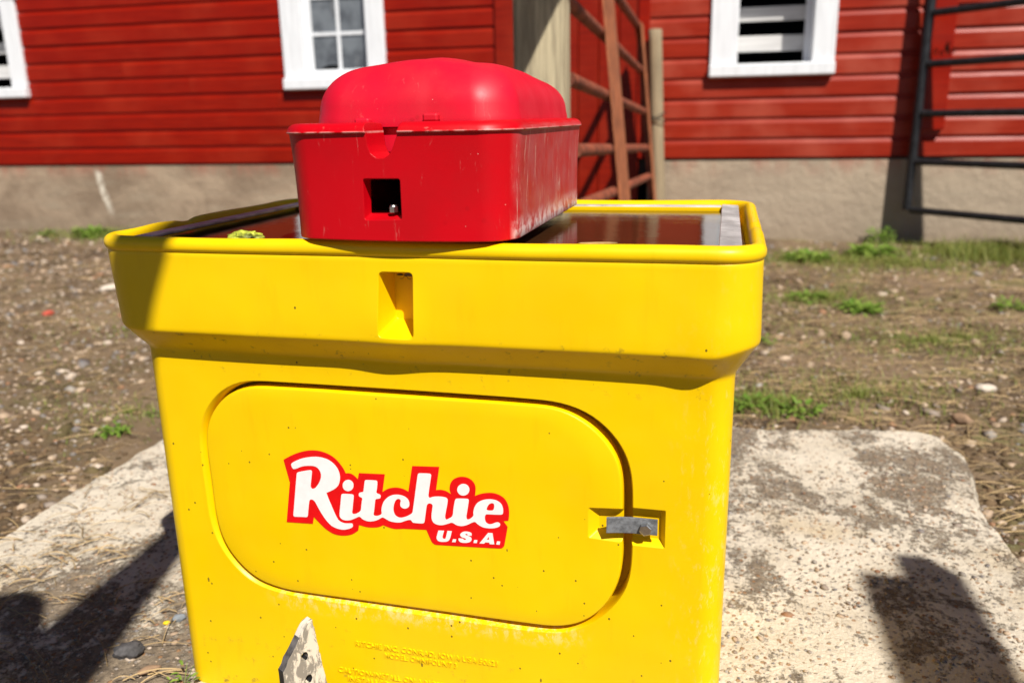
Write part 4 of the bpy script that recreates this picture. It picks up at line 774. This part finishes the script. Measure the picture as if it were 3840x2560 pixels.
weed(-.715, .905, .030, 14, 'tiny reddish green sprig at the bottom left corner of the waterer', h=1.1, slab_z=.05)
weed(-5.20, 5.72, .09, 70, 'green weed at the foot of the barn under the leftmost window')
weed(-4.72, 5.66, .15, 170, 'largest green weed along the barn foundation at left')
weed(-4.30, 5.78, .09, 70, 'green weed at the barn foundation just behind the left rim of the waterer')
weed(1.17, 5.93, .11, 110, 'upright green weed at the barn foundation beside the dark tube gate', h=1.0)
weed(.70, 3.86, .11, 150, 'wide flat green weed in the dirt right of the waterer below the dark gate', h=.3)
weed(.50, 4.05, .10, 60, 'pale green weed patch right of the waterer corner', h=.35)
weed(1.33, 3.93, .09, 60, 'small green weed alone at the right edge of the yard', h=.4)
weed(.247, 3.182, .06, 40, 'small green weed close to the right side of the waterer', h=.4)
weed(.165, 2.42, .065, 90, 'green weed at the back edge of the slab beside the waterer', h=.5)
weed(.30, 2.39, .08, 50, 'green weed at the back edge of the slab a little away from the waterer', h=.4)
weed(.62, 5.10, .15, 130, 'low green weed patch in front of the barn foundation behind the waterer', h=.3)
weed(1.02, 5.35, .17, 140, 'low green weed patch in front of the dark gate end', h=.3)
def grass(n, spots, name):
    V, F = [], []
    for _ in range(n):
        cx_, cy_, r, L0 = spots[rng.choice(len(spots), p=[s[4] for s in spots])][:4]
        a = rng.uniform(0, 6.28); q = abs(rng.normal(0, .5)) * r; x, y = cx_ + q * math.cos(a), cy_ + q * .6 * math.sin(a)
        if y > 6.03 or in_slab(x, y): continue
        az = rng.uniform(0, 6.28); L = L0 * rng.uniform(.5, 1.3); k0 = len(V); b = Vector((x, y, gz_at(x, y))); w = .0016 + .008 * L; e = rng.uniform(.7, 1.5); p = b.copy(); m = 3; s = Vector((-math.sin(az), math.cos(az), 0))
        for i in range(m + 1):
            t = i / m; ww = w * (1 - t * .92); V += [tuple(p - s * ww), tuple(p + s * ww)]; p = p + Vector((math.cos(az) * math.cos(e), math.sin(az) * math.cos(e), math.sin(e))) * (L / m); e -= rng.uniform(.1, .5)
        for i in range(m): c = k0 + 2 * i; F.append((c, c + 1, c + 3, c + 2))
    tag(mk(name, V, F, M['grass_blade'], fix=False), kind='stuff')
sp = [(1.75, 5.45, .62, .10, .22), (2.3, 5.3, .8, .115, .14), (.7, 5.15, .75, .05, .12), (1.1, 5.0, .8, .05, .08), (.55, 4.1, .5, .035, .08), (.85, 3.3, .6, .03, .06), (.2, 2.45, .25, .045, .05), (.5, 2.6, .5, .03, .05), (-4.6, 5.75, .9, .07, .08), (-1.7, 2.1, .6, .020, .03), (-2.4, 3.0, 1.3, .022, .03), (1.0, 3.4, 1.3, .026, .06)]
grass(22000, sp, 'grass')
def stone(x, y, s, m, name, label, sl=False, sc=(1.3, 1, .7)):
    bm = bmesh.new(); bmesh.ops.create_icosphere(bm, subdivisions=3, radius=1)
    for v in bm.verts: d = 1 + .30 * mnoise.noise(v.co * 1.4 + Vector((x, y, 0)) * 9) + (.35 if 'rough' in label else .1) * mnoise.noise(v.co * 4 + Vector((x, y, 0)) * 5); v.co = Vector((v.co.x * s * sc[0] * d, v.co.y * s * sc[1] * d, v.co.z * s * sc[2] * d))
    me = bpy.data.meshes.new(name); bm.to_mesh(me); bm.free(); smooth_by_angle(me, 60); me.materials.append(M[m]); o = bpy.data.objects.new(name, me); C.objects.link(o); o.location = (x, y, (.05 if sl else gz_at(x, y)) + s * .35); o.rotation_euler = (0, 0, x * 7); tag(o, label, 'stone')
stone(-.829, 1.062, .0085, 'stone_grey', 'pebble', 'smooth blue grey pebble on the slab beside the left side of the waterer', True)
stone(-.842, 1.047, .0045, 'chip_yellow', 'pebble', 'tiny yellow chip next to the blue grey pebble on the slab', True)
stone(-.850, .962, .018, 'stone_dark', 'rock', 'rough dark lump of rock lying on the slab at lower left', True, (1.3, 1, .6))
stone(-.79, .93, .010, 'stone_brown', 'pebble', 'flat brown pebble on the slab near the bottom left corner of the waterer', True, (1.7, .8, .5))
stone(.735, 2.40, .024, 'stone_brown', 'rock', 'brown rock in the straw beyond the right corner of the slab', False, (1.5, .9, .7))
stone(.876, 2.69, .022, 'stone_pale', 'rock', 'pale stone in the yard at right beyond the brown rock', False)
stone(-2.944, 3.176, .020, 'chip_red', 'rock', 'reddish stone in the dirt at left', False)
stone(-3.05, 3.74, .040, 'stone_pale', 'rock', 'large pale stone in the dirt beside the rim of the waterer at left', False, (1.5, 1, .5))
